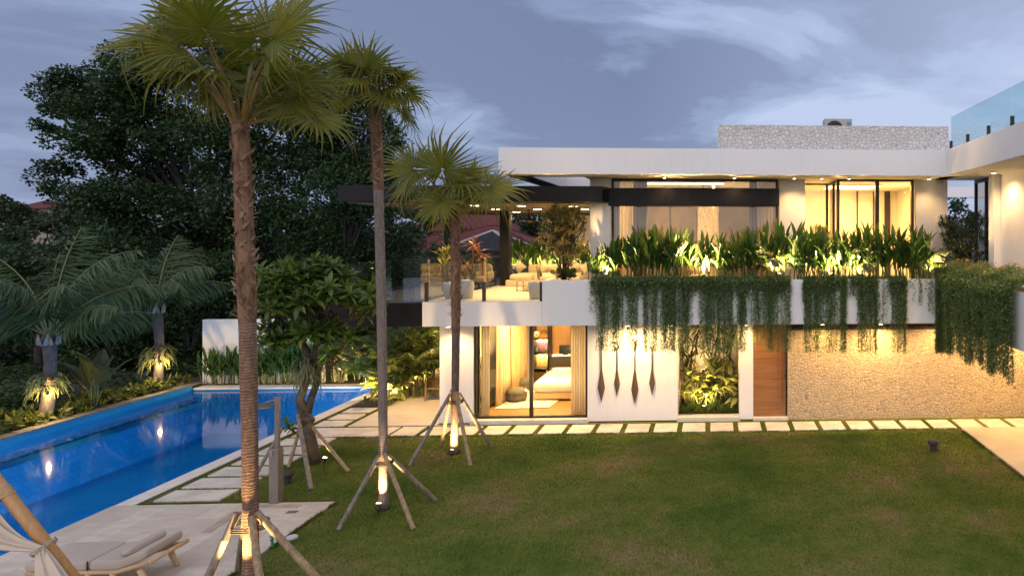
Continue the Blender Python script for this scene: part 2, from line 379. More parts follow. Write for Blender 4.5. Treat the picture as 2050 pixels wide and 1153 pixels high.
# ------------------------------------------------------------------ leaf shapes (base at origin, growing along +Y, upper side +Z)
def blade(n=5, W=.2, fold=.25, droop=.25, peak=.45, cols=3, tipw=.02, m=(0, 0)):
    ts = np.linspace(0, 1, n + 1); v = []
    us = np.linspace(-1, 1, cols)
    for t in ts:
        w = W * max(tipw, (t / peak if t < peak else (1 - t) / (1 - peak)) ** .65 if 0 < t < 1 else tipw)
        for u in us: v.append((u * w, t * (1 - .12 * droop * t), fold * abs(u) * w - droop * t * t * .5))
    v = np.array(v); i, j = np.meshgrid(np.arange(n), np.arange(cols - 1), indexing='ij')
    f = np.stack([i * cols + j, i * cols + j + 1, (i + 1) * cols + j + 1, (i + 1) * cols + j], -1)
    if cols < 5: return v, [(f.reshape(-1, 4), m[0])]
    return v, [(f[:, 1:-1].reshape(-1, 4), m[1]), (f[:, [0, -1]].reshape(-1, 4), m[0])]
LEAF2 = blade(2, .28, .3, .25, .5)
LEAF3 = blade(3, .2, .3, .35, .45)
SMALL = (np.array([(0, 0, 0), (.22, .5, .06), (0, 1, -.05), (-.22, .5, .06)]), [(np.array([(0, 1, 2, 3)]), 0)])
STRIP = blade(3, .045, .3, .5, .35)
def rdirs(n, rng, zlo=-.4, zhi=1.0):
    a = rng.uniform(0, 2 * math.pi, n); z = rng.uniform(zlo, zhi, n); r = np.sqrt(np.maximum(0, 1 - z * z))
    return np.stack([r * np.cos(a), r * np.sin(a), z], 1)
def rosette(mb, tpl, c, n, L, el0, el1, rng, axis=None, m=None, lw=1.0):
    """n leaves round a point, elevations from el1 (inner) to el0 (outer), degrees"""
    k = np.arange(n); az = k * 2.399963 + rng.uniform(0, 6.28) + rng.normal(0, .15, n); el = np.radians(np.linspace(el0, el1, n) + rng.normal(0, 6, n))
    d = np.stack([np.cos(el) * np.cos(az), np.cos(el) * np.sin(az), np.sin(el)], 1)
    up = np.stack([-np.sin(el) * np.cos(az), -np.sin(el) * np.sin(az), np.cos(el)], 1)
    if axis is not None:
        q = np.array(Vector((0, 0, 1)).rotation_difference(Vector(axis)).to_matrix()); d = d @ q.T; up = up @ q.T
    s = L * rng.uniform(.75, 1.15, n)
    mb.scatter(tpl, frames(d, up), np.tile(np.asarray(tuple(c), float), (n, 1)), np.stack([s * lw, s, s], 1), m)
def pinnate(mb, base, az, el, L, droop, ll, n, rng, lw=.03, ml=0, ms=1, hang=.45, rr=.012, k=8, start=.14):
    """a feather frond: curved midrib with two rows of narrow leaflets"""
    ts = np.linspace(0, 1, k); P = [np.array(tuple(base), float)]; e = el
    h = np.array([math.cos(az), math.sin(az), 0])
    for i in range(1, k):
        e = el - droop * (i / (k - 1)) ** 1.3
        P.append(P[-1] + (h * math.cos(e) + np.array([0, 0, math.sin(e)])) * L / (k - 1))
    P = np.array(P); mb.tube(P, np.linspace(rr, rr * .25, k), 5, ms)
    t = np.linspace(start, .985, n); pos = np.stack([np.interp(t, ts, P[:, i]) for i in range(3)], 1)
    T = np.gradient(P, axis=0); tan = np.stack([np.interp(t, ts, T[:, i]) for i in range(3)], 1); tan /= np.linalg.norm(tan, axis=1)[:, None]
    side = np.cross(tan, [0, 0, 1.]); side /= np.linalg.norm(side, axis=1)[:, None] + 1e-9
    for sg in (-1, 1):
        d = sg * side * (1 - .35 * t[:, None]) + tan * (.55 + .5 * t[:, None]) + np.array([0, 0, -1.]) * (hang * rng.uniform(.5, 1.4, n))[:, None] + rng.normal(0, .09, (n, 3))
        up = np.cross(side, tan) * 1.0 + rng.normal(0, .2, (n, 3))
        l = ll * (np.sin(np.pi * np.clip(.12 + .86 * t, 0, 1)) ** .6) * rng.uniform(.85, 1.12, n)
        mb.scatter(STRIP, frames(d, up), pos, np.stack([np.full(n, lw / .045), l, l], 1), ml)
# ------------------------------------------------------------------ the setting: ground, lawn, pool, deck, paving
YF, YP, YU = 18.8, 18.0, 19.2                 # lower wall, balcony front and roof edge, upper wall
PL, PR, PF, PN = -17.25, -11.17, 23.5, 6.0    # pool: left, right, far, near
GROUND = mat('earth', (.03, .035, .015), (.05, .045, .025), rough=.95, scale=.8, bump=.4, bscale=6, dist=.05)
def build_ground():
    g = MB(); z = -.06; B = 900
    for (x0, x1, y0, y1) in ((-B, PL - .3, -B, B), (PR + .3, B, -B, B), (PL - .3, PR + .3, PF + .4, B), (PL - .3, PR + .3, -B, PN - .3)):
        g.add([(x0, y0, z), (x1, y0, z), (x1, y1, z), (x0, y1, z)], np.array([(0, 1, 2, 3)]))
    struct(g.build('ground', GROUND))
    h = MB()
    def hill(u, v):
        x = -160 + 420 * u; y = 29.5 + 170 * v
        z = -.3 + 5.5 * min(1, v * 2.2) ** 1.2 + 1.2 * math.sin(x * .05) * v + .6 * math.sin(x * .13 + y * .07) * v - 2.2 * max(0, min(1, (-x - 20) / 40)) * min(1, v * 3)
        return x, y, z
    h.grid(hill, 60, 40)
    struct(h.build('hillside', GROUND, smooth=True))
build_ground()
def lawn_mat(name, blades=False):
    m, t, b = new_mat(name); o = t.new('ShaderNodeTexCoord').outputs['Object']
    n1 = t.noise(t.mapping(o, (1, 1.15, 1), loc=(3, 1, 0)), .42, 5, .55); n2 = t.noise(o, 2.4, 5, .6); n3 = t.noise(o, 28, 4)
    f = t.math('ADD', t.math('MULTIPLY', n1, .72), t.math('MULTIPLY', n2, .28))
    col = t.ramp(f, [(.36, (.060, .100, .013)), (.47, (.098, .134, .020)), (.55, (.140, .148, .034)), (.63, (.205, .155, .070))])
    if blades:
        r = t.new('ShaderNodeNewGeometry').outputs['Random Per Island']
        col = t.mix(.42, col, t.ramp(r, [(0, (.045, .09, .01)), (.6, (.11, .155, .022)), (1, (.22, .20, .07))]), 'MIX')
        tr = t.new('ShaderNodeBsdfTranslucent'); t.link(col, tr.inputs[0]); mx = t.new('ShaderNodeMixShader'); mx.inputs[0].default_value = .25
        t.link(b.outputs[0], mx.inputs[1]); t.link(tr.outputs[0], mx.inputs[2]); t.link(mx.outputs[0], t.n['Material Output'].inputs[0])
    else: t.link(t.bump(t.math('ADD', n3, n2), .6, .03), b.inputs['Normal'])
    t.link(col, b.inputs['Base Color']); b.inputs['Roughness'].default_value = .9; b.inputs['Specular IOR Level'].default_value = .15
    return m
LAWN, BLADES = lawn_mat('lawn_turf'), lawn_mat('grass_blades', True)
LX0, LX1, LY0, LY1 = PR + .36, 6.45, 4.0, YF - .02
def build_lawn():
    g = MB(); z = -.02
    g.add([(LX0, LY0, z), (LX1 + 6, LY0, z), (LX1 + 6, LY1, z), (LX0, LY1, z)], np.array([(0, 1, 2, 3)]))
    g.add([(LX0, LY1, z), (-9.7, LY1, z), (-9.7, 20.8, z), (LX0, 20.8, z)], np.array([(0, 1, 2, 3)]))
    struct(g.build('lawn', LAWN))
    # short blades over all visible turf
    N = 380000; x = nr.uniform(-10.8, 6.5, N); y = LY0 + 5.6 + (18.62 - LY0 - 5.6) * nr.uniform(0, 1, N) ** .8
    ex = nr.uniform(-10.8, -9.68, 9000); ey = nr.uniform(18.6, 20.8, 9000)
    x = np.concatenate([x, ex]); y = np.concatenate([y, ey])
    ok = ~((x < -7.16) & (y < 13.32))
    x, y = x[ok], y[ok]; N = len(x)
    d = np.stack([nr.normal(0, .45, N), nr.normal(0, .45, N), np.ones(N)], 1); up = nr.normal(0, 1, (N, 3))
    tpl = (np.array([(-.5, 0, 0), (.5, 0, 0), (0, 1, .15)]), [(np.array([(0, 1, 2)]), 0)])
    hgt = nr.uniform(.02, .046, N) * (1 + .14 * np.sin(x * 2.1 + 2 * np.sin(y * 1.7)) * np.sin(y * 2.6 + 2 * np.cos(x * 1.3)))
    # longer uncut blades along the paving edges
    ne = 16000; k = nr.uniform(0, 1, ne); s_ = nr.integers(0, 4, ne); j = np.abs(nr.normal(0, .022, ne))
    ex = np.choose(s_, [-10.6 + 17 * k, -7.165 + j, -10.75 + 3.6 * k, 6.44 - j]); ey = np.choose(s_, [17.65 - j, 8.5 + 4.85 * k, 13.33 + j, 9.5 + 8.1 * k])
    clump = np.sin(ex * 9 + ey * 7) * np.sin(ex * 3.1 - ey * 4.3) > -.25
    x = np.concatenate([x, ex[clump]]); y = np.concatenate([y, ey[clump]]); ne = int(clump.sum()); N += ne
    d = np.concatenate([d, np.stack([nr.normal(0, .5, ne), nr.normal(0, .5, ne), np.ones(ne)], 1)]); up = np.concatenate([up, nr.normal(0, 1, (ne, 3))]); hgt = np.concatenate([hgt, nr.uniform(.04, .085, ne)])
    b = MB(); b.scatter(tpl, frames(d, up), np.stack([x, y, np.full(N, -.025)], 1), np.stack([np.full(N, .011), hgt, hgt], 1))
    tag(b.build('grass', BLADES), 'short green lawn grass with dry brown patches', 'grass', kind='stuff')
build_lawn()
def pool_mat():
    m, t, b = new_mat('pool_mosaic'); o = t.new('ShaderNodeTexCoord').outputs['Object']
    br = t.new('ShaderNodeTexBrick'); br.offset = 0; br.inputs['Scale'].default_value = 1; br.inputs['Brick Width'].default_value = .2; br.inputs['Row Height'].default_value = .2; br.inputs['Mortar Size'].default_value = .006
    v = t.new('ShaderNodeVectorMath', operation='ADD'); sep = t.new('ShaderNodeSeparateXYZ'); t.link(o, sep.inputs[0]); c = t.new('ShaderNodeCombineXYZ')
    t.link(t.math('ADD', sep.outputs[0], sep.outputs[2]), c.inputs[0]); t.link(t.math('ADD', sep.outputs[1], sep.outputs[2]), c.inputs[1]); t.link(c.outputs[0], br.inputs['Vector'])
    br.inputs['Color1'].default_value = (.008, .26, .48, 1); br.inputs['Color2'].default_value = (.015, .29, .54, 1); br.inputs['Mortar'].default_value = (.03, .12, .3, 1)
    t.link(br.outputs['Color'], b.inputs['Base Color']); b.inputs['Roughness'].default_value = .35; return m
def water_mat():
    m, t, b = new_mat('pool_water'); out = t.n['Material Output']; t.n.remove(b)
    o = t.new('ShaderNodeTexCoord').outputs['Object']
    bmp = t.bump(t.noise(t.mapping(o, (1.2, .8, 1)), 2.6, 3, .5), .06, .02)
    fr = t.new('ShaderNodeFresnel'); fr.inputs[0].default_value = 1.33; t.link(bmp, fr.inputs['Normal'])
    tr = t.new('ShaderNodeBsdfTransparent'); tr.inputs[0].default_value = (.40, .78, .97, 1)
    gl = t.new('ShaderNodeBsdfGlossy'); gl.inputs['Roughness'].default_value = .055; t.link(bmp, gl.inputs['Normal'])
    mx = t.new('ShaderNodeMixShader'); t.link(t.math('MULTIPLY', fr.outputs[0], 1.15, True), mx.inputs[0]); t.link(tr.outputs[0], mx.inputs[1]); t.link(gl.outputs[0], mx.inputs[2])
    t.link(mx.outputs[0], out.inputs[0]); return m
POOLM, WATERM = pool_mat(), water_mat()
def build_pool():
    p = MB(); zb = -1.5
    p.box(PL - .3, PR + .3, PN - .3, PF + .4, zb - .2, zb)                  # floor
    p.box(PL - .3, PL, PN, PF, zb, .10); p.box(PR, PR + .3, PN, PF, zb, -.03)
    p.box(PL - .3, PR + .3, PF, PF + .4, zb, -.03); p.box(PL - .3, PR + .3, PN - .3, PN, zb, -.03)
    p.box(PL, PL + .55, PN, PF, zb, -.45)                                   # bench ledge along the far side
    struct(p.build('pool', POOLM))
    w = MB(); z = -.06
    w.add([(PL, PN, z), (PR, PN, z), (PR, PF, z), (PL, PF, z)], np.array([(0, 1, 2, 3)]))
    struct(w.build('water', WATERM))
    c = MB(); c.box(PL - .33, PL + .02, PN - .3, PF + .4, .103, .15)
    struct(c.build('pool_edge', COPING_DARK, bevel=.01))
    c = MB(); c.box(PL + .05, PR + .34, PF - .03, PF + .42, -.026, .03)
    c.box(PR - .03, PR + .32, 13.33, PF - .035, -.026, .004)
    struct(c.build('pool_coping', WHITE_STEP, bevel=.008))
    d = MB(); d.box(PR - .03, -7.17, PN - 2, 13.32, -.09, .012)
    struct(d.build('pool_deck', DECK, bevel=.006))
    # shower tray frame set in the deck
    for i, (x, y) in enumerate(((PR - .03, 11.2), (PR - .03, 14.6), (PR - .03, 18.0), (PR - .03, 21.2))):
        t = thing('pool_light', 'round underwater lamp in the pool wall, ' + ORD[i] + ' from the sun deck', 'pool light', (x, y, -.7), 'underwater pool lamps')
        b = MB(); b.tube([(x, y, -.7), (x - .05, y, -.7)], .1, 16); b.build('housing', METAL, t)
        b = MB(); b.tube([(x - .052, y, -.7), (x - .06, y, -.7)], .085, 16); b.build('lens', emit('pool_lens', (.6, .85, 1), 8), t)
        lamp('POINT', (x - .25, y, -.75), 350 - 14 * (y - 11), t, color=(.42, .74, 1), size=.08)
    x, y = gnd(231, 935, -1.5).x, gnd(231, 935, -1.5).y
    t = thing('pool_light', 'single underwater lamp glowing on the pool floor', 'pool light', (x, y, -1.5), 'underwater pool lamps')
    b = MB(); b.lathe([(.10, 0), (.10, .02), (.085, .03)], (x, y, -1.5), 16); b.build('housing', METAL, t)
    b = MB(); b.lathe([(.075, .031), (.07, .036)], (x, y, -1.5), 16); b.build('lens', emit('floor_lens', (.75, .9, 1), 5), t)
    lamp('POINT', (x, y, -1.3), 10, t, color=(.42, .74, 1), size=.08)
build_pool()
def build_paving():
    s = MB(); s.box(-9.7, gx(880, YF) - .01, YF - .16, 29, -.07, .012); s.box(-9.7, gx(942, YF), YF - .2, YF - .162, -.07, .008)
    struct(s.build('patio', PATIO, bevel=.005))
    d = MB(); d.box(6.47, 14, 4, 17.60, -.07, .03)
    struct(d.build('driveway', mat('driveway_stone', (.52, .45, .36), (.44, .38, .30), rough=.55, scale=1.3, detail=6), bevel=.01))
    # stepping slabs: one long one, then a row along the house
    ya, yb = 17.66, 18.46; n = 0
    def slab(x0, x1, y0, y1, label, group):
        b = MB(); j = [rnd.uniform(-.006, .006) for _ in range(2)]; b.box(x0, x1, y0 + j[0], y1 + j[0], -.06, .012 + abs(j[1]))
        tag(b.build('paving_slab', SLAB, bevel=.008), label, 'paving slab', group)
    slab(-10.6, gx(786, 18), ya, yb, 'long cream slab at the pool end of the row along the house', 'paving slabs along the house')
    x = gx(792, 18); xs = []
    while x < 9: xs.append(x); x += .735
    for i, x in enumerate(xs):
        if x > 9: break
        slab(x, x + .6, ya, yb, 'cream stone slab in the row along the house, %s from the long slab' % ORD[i], 'paving slabs along the house')
    # steps beside the pool (lawn side), nearest the deck first
    y = 13.5
    for i in range(6):
        slab(-10.63, -9.42, y, y + .55, 'cream stepping slab beside the pool, %s from the sun deck' % ORD[i], 'stepping slabs beside the pool'); y += .70
    for i in range(3):
        slab(-10.63, -9.86, 18.64 + .7 * i, 19.2 + .7 * i, 'cream slab between pool and patio, %s behind the long slab' % ORD[i], 'slabs between pool and patio')
build_paving()
# ------------------------------------------------------------------ the villa
ZP0, ZP1, ZF, ZR0, ZR1 = 2.71, 3.89, 3.34, 6.66, 7.34    # balcony underside / planter top / upper floor / roof underside / roof top
villa = thing('villa', 'white two storey modern villa with flat roof and stone cladding', 'house', (0, YF, 0))
DARKREV = mat('dark_reveal', (.05, .04, .035), rough=.8)
CEIL = mat('soffit_paint', (.74, .69, .62), (.70, .65, .58), rough=.8, scale=2)
XT = gx(1085, YP)                     # where the planter starts
XC0, XC1 = gx(1181, 19.0), gx(1222, 19.0)
XW0, XW1 = gx(1223, YU), gx(1558, YU)
XD0, XD1 = gx(948, YF), gx(1176, YF)  # bedroom door
XK0, XK1 = gx(1357, YF), gx(1480, YF) # courtyard opening
XE0, XE1 = gx(1508, YF), gx(1575, YF) # entrance door
def villa_walls():
    w = MB(); T = .25
    # pier left of the bedroom, its return, the paddle wall, the pier by the entrance
    for q in ((gx(880, YF), XD0, YF, YF + T), (gx(880, YF), gx(880, YF) + .25, YF + T + .003, YF + 1.1), (XD1, XK0, YF, YF + T), (XK1, XE0, YF, YF + T)):
        w = MB(); w.box(*q, 0, ZP0 - .003); w.build('wall', PAINT, villa, bevel=.006)
    b = MB()                                                                # back and side walls of the ground floor
    b.box(XD0 - .05, XD1 + .2, 23.5, 23.7, 0, ZP0 - .003); b.box(XD1 + .02, XD1 + .18, YF + T + .003, 23.49, 0, ZP0 - .003)
    b.build('bedroom_wall', PAINT_IN, villa)
    c = MB()
    c.box(XK0 - .16, XK0 - .003, YF + T + .003, 21.6, 0, ZP0 - .003); c.box(XK1 + .003, XK1 + .16, YF + T + .003, 21.6, 0, ZP0 - .003); c.box(XK0 - .16, XK1 + .16, 21.604, 21.8, 0, ZP0 - .003)
    c.build('courtyard_wall', PAINT_IN, villa)
    for q in ((XD0 - .06, XD1 + .02, YF - .16, YF + .24, -.03, .10), (XK0 - .02, XK1 + .02, YF - .10, YF + .26, -.03, .10), (XE0 - .01, XE1 + .03, YF - .10, YF + .24, -.03, .06)):
        s = MB(); s.box(*q); s.build('door_step', WHITE_STEP, villa, bevel=.01)
    st = MB(); st.box(XE1 + .025, 11.5, YF - .02, YF + .3, -.03, 2.44)
    st.build('stone_wall', STONE, villa)
    t = MB(); t.box(XE1 + .025, 11.5, YF + .10, YF + .3, 2.443, 2.52); t.build('stone_wall_cap', DARK, villa)
    k = MB(); k.box(XE1 + .025, 11.5, YF + .6, YF + .8, 2.40, ZP0 - .003)
    for i in range(70): x = XE1 + .1 + .13 * i; k.box(x, x + .09, YF + .55, YF + .597, 2.45, ZP0 - .003)
    k.build('clerestory_slats', PANELWOOD, villa)
    e = MB(); e.box(11.3, 11.5, 4, YF - .03, 0, ZP0 - .003); e.build('carport_wall', PAINT, villa)
def villa_floors():
    b = MB()                                                                # balcony parapet, planter, floor slab
    b.box(gx(845, YP), XT, YP, 28.8, ZP0, ZF)
    b.box(XT + .002, 6.2, YP, YP + .14, ZP0, ZP1); b.box(XT + .002, XT + .14, YP + .142, 19.0, ZF, ZP1)
    b.box(XT + .142, 6.4, 18.86, 18.99, ZF, ZP1 - .05)
    b.box(XT + .002, 12, YP + .142, 28.8, ZP0, ZF - .004)
    b.box(6.2, 6.34, 9, YP - .002, ZP0, ZP1 + .0); b.box(6.342, 12, 9, YP + .14, ZP0, ZF - .008)
    b.build('balcony', PAINT, villa, bevel=.008)
    s = MB(); s.box(XT + .15, 6.19, YP + .15, 18.85, ZF + .01, ZP1 - .07); s.box(6.35, 7.2, 9, YP + .13, ZF + .01, ZP1 - .05); s.build('planter_soil', SOIL, villa)
    f = MB(); f.box(gx(845, YP) + .02, XT - .02, YP + .02, 28.7, ZF + .002, ZF + .012); f.build('terrace_floor', PATIO, villa)
    x = MB(); x.box(-10.15, gx(845, YP) - .003, YP + .12, 29, 2.70, ZF - .03); x.build('terrace_edge', STEEL, villa, bevel=.006)
    x = MB(); x.box(-10.1, gx(845, YP) - .003, YP + .16, 28.9, ZF - .028, ZF)
    x.build('reflecting_terrace', mat('polished_stone', (.14, .15, .16), (.19, .20, .21), rough=.12, scale=4, spec=.7), villa)
def villa_upper():
    w = MB()
    w.box(XC0, XC1, 19.0, 19.5, ZF, ZR0)
    w.box(gx(1560, YU), gx(1612, YU), YU, YU + .4, ZF, ZR0); w.box(gx(1833, YU), gx(1897, YU), YU, YU + .5, ZF, ZR0)
    w.box(XW0 - .02, XW0 + .2, 19.51, 24.0, ZF, ZR0)
    w.box(XW0 - .02, 6.6, 24.01, 24.2, ZF, ZR0); w.box(gx(1590, YU), gx(1590, YU) + .15, YU + .41, 24.0, ZF, ZR0)
    w.box(6.45, 6.6, YU + .51, 24.0, ZF, ZR0)
    w.build('upper_wall', mat('upper_paint', (.76, .71, .65), (.72, .67, .61), rough=.8, scale=2), villa, bevel=.006)
    w = MB(); w.box(7.5, 7.75, 8, 17.9, ZF, ZR0); w.box(7.32, 7.5, 17.55, 17.9, ZF, ZR0)
    w.build('wing_wall', PAINT, villa, bevel=.006)
    f = MB()                                                                # roof: fascia frame with an open bay on the left
    xl = gx(998, YP); xs = -3.55
    f.box(xl, 6.2, YP, 18.9, ZR0, ZR1); f.box(xl, xl + .62, 18.9, 24, ZR0, ZR1); f.box(xl + .62, xs, 23.3, 24, ZR0, ZR1)
    f.box(xs, 6.6, 18.9, 26, ZR0, ZR1); f.box(6.2, 13, 7, 18.9, ZR0, ZR1); f.box(6.6, 13, 18.9, 19.5, ZR0, ZR1)
    f.build('roof', PAINT, villa)
    c = MB(); c.box(xs + .01, 6.59, 18.2, 25.9, ZR0 - .008, ZR0 - .003); c.box(6.22, 12.9, 7.1, 19.4, ZR0 - .008, ZR0 - .003); c.build('soffit', CEIL, villa)
    p = MB(); p.box(gx(1437, YU), gx(1899, YU), YU, YU + .4, ZR1 - .05, 8.17); p.build('stone_parapet', STONE_TOP, villa)
    n = MB(); n.box(5.5, 14, 30, 30.4, gz(1920, 395, 30), gz(1920, 374, 30)); n.box(13.6, 14, 30, 30.4, 0, 6.5); n.build('rear_roof_beam', PAINT, villa)
def frame_rect(m, x0, x1, y, z0, z1, t=.06, d=.08):
    m.box(x0, x0 + t, y, y + d, z0, z1); m.box(x1 - t, x1, y, y + d, z0, z1); m.box(x0 + t, x1 - t, y, y + d, z1 - t, z1); m.box(x0 + t, x1 - t, y, y + d, z0, z0 + t)
def pane(parent, x0, x1, y, z0, z1, m=GLASS):
    g = MB(); g.add([(x0, y, z0), (x1, y, z0), (x1, y, z1), (x0, y, z1)], np.array([(0, 1, 2, 3)])); return g.build('pane', m, parent, solid=.008)
def villa_openings():
    # bedroom sliding door
    m = MB(); xm = gx(1062, YF); z0, z1 = .10, ZP0 - .004
    frame_rect(m, XD0 + .002, XD1 - .002, YF + .05, z0, z1, .055, .1); m.box(xm - .045, xm + .045, YF + .045, YF + .155, z0 + .05, z1 - .05)
    d = m.build('sliding_door', FRAME, villa, bevel=.004)
    pane(d, XD0 + .06, xm - .045, YF + .1, z0 + .05, z1 - .05); pane(d, xm + .045, XD1 - .06, YF + .08, z0 + .05, z1 - .05)
    h = MB(); h.bar((XD0 + .03, YF + .02, .95), (XD0 + .03, YF + .02, 1.45), .02, .03); h.build('handle', DARK, d)
    # glass wall to the garden
    x = XD0 - .02; m = MB()
    for y in (19.12, 21.0, 23.3): m.box(x, x + .06, y, y + .08, .1, ZP0 - .004)
    m.box(x, x + .06, 19.2, 23.3, .1, .17); m.box(x, x + .06, 19.2, 23.3, 2.62, 2.70)
    d = m.build('garden_window', FRAME, villa)
    g = MB(); g.add([(x + .03, 19.1, .1), (x + .03, 23.4, .1), (x + .03, 23.4, 2.7), (x + .03, 19.1, 2.7)], np.array([(0, 1, 2, 3)])); g.build('pane', GLASS, d, solid=.008)
    f = MB(); f.box(XD0 + .05, XD1 + .02, YF + .26, 23.49, .02, .10); f.build('bedroom_floor', FLOORWOOD, villa)
    # entrance door
    m = MB(); m.box(XE0 + .004, XE1 - .02, YF + .06, YF + .12, .065, 2.70); d = m.build('entrance_door', DOORWOOD, villa, bevel=.004)
    h = MB(); x = XE1 - .13; h.bar((x, YF + .0, .5), (x, YF + .0, 2.3), .035, .03)
    for z in (.6, 1.4, 2.2): h.bar((x, YF + .0, z), (x, YF + .07, z), .02, .02)
    h.build('handle', mat('copper', (.25, .10, .04), rough=.4, metal=.7), d, bevel=.004)
    h = MB(); h.tube([(x + .09, YF + .06, 1.18), (x + .09, YF + .03, 1.18)], .03, 12); h.build('lock', DARK, d)
    # upper left window
    zt = gz(1400, 358, YU); zb0, zb1 = gz(1400, 413, 19.0), gz(1400, 377, 19.0)
    m = MB(); frame_rect(m, XW0, XW1, YU + .02, ZF, zt - .002, .07, .1); d = m.build('window', FRAME, villa)
    xm = gx(1391, YU)
    pane(d, XW0 + .07, xm - .004, YU + .06, ZF + .07, zb0, GLASS_UP); pane(d, xm + .004, XW1 - .07, YU + .06, ZF + .07, zb0, GLASS_UP)
    pane(d, XW0 + .07, XW1 - .07, YU + .06, zb1, zt - .072, GLASS)
    m = MB(); m.box(XC1 - .06, XW1 + .01, 18.99, YU + .015, zb0, zb1); m.build('steel_beam', STEEL, villa, bevel=.005)
    # upper right glazing
    a, b = gx(1676, YU), gx(1830, YU); zt = gz(1750, 358, YU)
    m = MB(); frame_rect(m, a, b, YU + .02, ZF, zt - .002, .075, .12); x = gx(1757, YU); m.box(x - .05, x + .05, YU + .02, YU + .14, ZF + .08, zt - .08)
    d = m.build('window', FRAME, villa); pane(d, a + .08, x - .05, YU + .08, ZF + .08, zt - .08); pane(d, x + .05, b - .08, YU + .08, ZF + .08, zt - .08)
    # recessed door beside it
    c0 = gx(1613, YU) + .0; yq = 20.7; zt2 = gz(1640, 366, yq)
    m = MB(); frame_rect(m, c0 + .1, a + .0, yq, ZF, zt2, .07, .1); d = m.build('window', FRAME, villa); pane(d, c0 + .17, a - .07, yq + .05, ZF + .07, zt2 - .07)
    m = MB(); m.box(a, a + .07, YU + .15, yq, zt - .09, zt - .002); m.box(a, a + .07, YU + .15, yq, ZF, ZF + .08); m.box(a, a + .07, 19.95, 20.03, ZF + .08, zt - .09); d = m.build('window', FRAME, villa)
    g = MB(); g.add([(a + .035, YU + .15, ZF + .08), (a + .035, yq, ZF + .08), (a + .035, yq, zt - .1), (a + .035, YU + .15, zt - .1)], np.array([(0, 1, 2, 3)])); g.build('pane', GLASS, d, solid=.008)
    # panelled back wall of that room
    m = MB(); xx0, xx1 = gx(1716, 23.9), gx(1751, 23.9); frame_rect(m, xx0, xx1, 23.95, ZF, gz(1730, 373, 23.9), .04, .05); xx0, xx1 = gx(1772, 23.9), gx(1783, 23.9); m.box(xx0, xx1, 23.96, 24.0, ZF, gz(1780, 373, 23.9)); m.build('inner_door_frame', FRAME, villa)
    # wing window
    m = MB(); zt = ZR0 - .01
    for y in (17.91, 18.55, 19.3): m.box(7.5, 7.58, y, y + .07, ZF, zt)
    m.box(7.5, 7.58, 17.98, 19.3, zt - .09, zt); d = m.build('window', FRAME, villa)
    g = MB(); g.add([(7.54, 17.95, ZF), (7.54, 19.35, ZF), (7.54, 19.35, zt), (7.54, 17.95, zt)], np.array([(0, 1, 2, 3)])); g.build('pane', GLASS_UP, d, solid=.008)
    m = MB(); m.box(8.6, 8.7, 17.2, 19.45, ZF, zt); m.build('wing_inner_wall', mat('brown_panel', (.16, .11, .075), (.10, .07, .05), rough=.7, scale=9), villa)
def villa_canopy():
    zb, zt = 5.96, 6.38
    c = MB(); c.box(gx(676, 18.5), XC0 - .02, 18.5, 28.5, zb, zt); c.box(XC0 - .018, gx(1206, 18.5), 18.5, 18.96, zb, zt)
    x = gx(1206, 18.5)
    c.add([(x + .001, 18.5, zb), (x + .001, 18.96, zb), (XC1 - .05, 18.96, zb), (x + .001, 18.5, zt), (x + .001, 18.96, zt), (XC1 - .05, 18.96, zt)], [(2, 1, 0), (3, 4, 5), (0, 3, 5, 2), (0, 1, 4, 3), (1, 2, 5, 4)])
    cn = c.build('canopy', STEEL, villa, bevel=.005)
    s = MB()
    for i in range(80): y = 18.75 + .12 * i; s.box(gx(676, 18.5) + .1, XC0 - .1, y, y + .085, zb - .03, zb - .004)
    s.build('canopy_slats', mat('slatted_ceiling', (.16, .12, .09), (.11, .085, .065), rough=.6, scale=3), cn)
    p = MB(); x0 = gx(888, 24); p.box(x0, x0 + .26, 24, 24.3, ZF, zb - .03); p.build('column', STEEL, villa, bevel=.006)
    p = MB(); x0 = gx(1000, 23.9); p.box(x0, x0 + .32, 23.9, 24.25, ZF, zb - .03); p.build('column', STEEL, villa, bevel=.006)
    w = MB(); w.box(gx(1150, 26.5), XW0 - .04, 26.5, 26.7, ZF, gz(1150, 432, 26.5)); w.build('terrace_screen_wall', PAINT, villa)
    b = MB(); b.box(-7.4, gx(1170, 25.8), 25.75, 25.85, ZF + .02, ZF + .42); b.box(-7.4, gx(1170, 25.8), 25.86, 26.45, ZF + .02, ZF + .38); b.build('terrace_planter', SOIL, villa)
villa_walls(); villa_floors(); villa_upper(); villa_openings(); villa_canopy()
# ------------------------------------------------------------------ glass balustrades
def balustrade(name, label, runs, z0, h, posts, post_h, y_is=None):
    t = thing(name, label, 'balustrade', (runs[0][0][0], runs[0][0][1], z0))
    for (a, b) in runs:
        g = MB(); g.add([(a[0], a[1], z0), (b[0], b[1], z0), (b[0], b[1], z0 + h), (a[0], a[1], z0 + h)], np.array([(0, 1, 2, 3)])); g.build('pane', RAIL_GLASS, t, solid=.014)
    for (x, y, w) in posts:
        p = MB(); p.box(x - w / 2, x + w / 2, y - .045, y + .045, z0 - .0, z0 + post_h); p.build('post', DARK, t, bevel=.004)
xa, xb, xc = gx(854, YP + .06), gx(969, YP + .06), gx(1083, YP + .06); y = YP + .06
balustrade('glass_balustrade', 'clear glass balustrade with short black posts along the white terrace edge', [((xa + .01, y), (xb - .01, y)), ((xb + .01, y), (xc, y))], ZF + .013, .97, [(xa, y, .075), (xb, y, .075), (xc, y, .05)], .5)
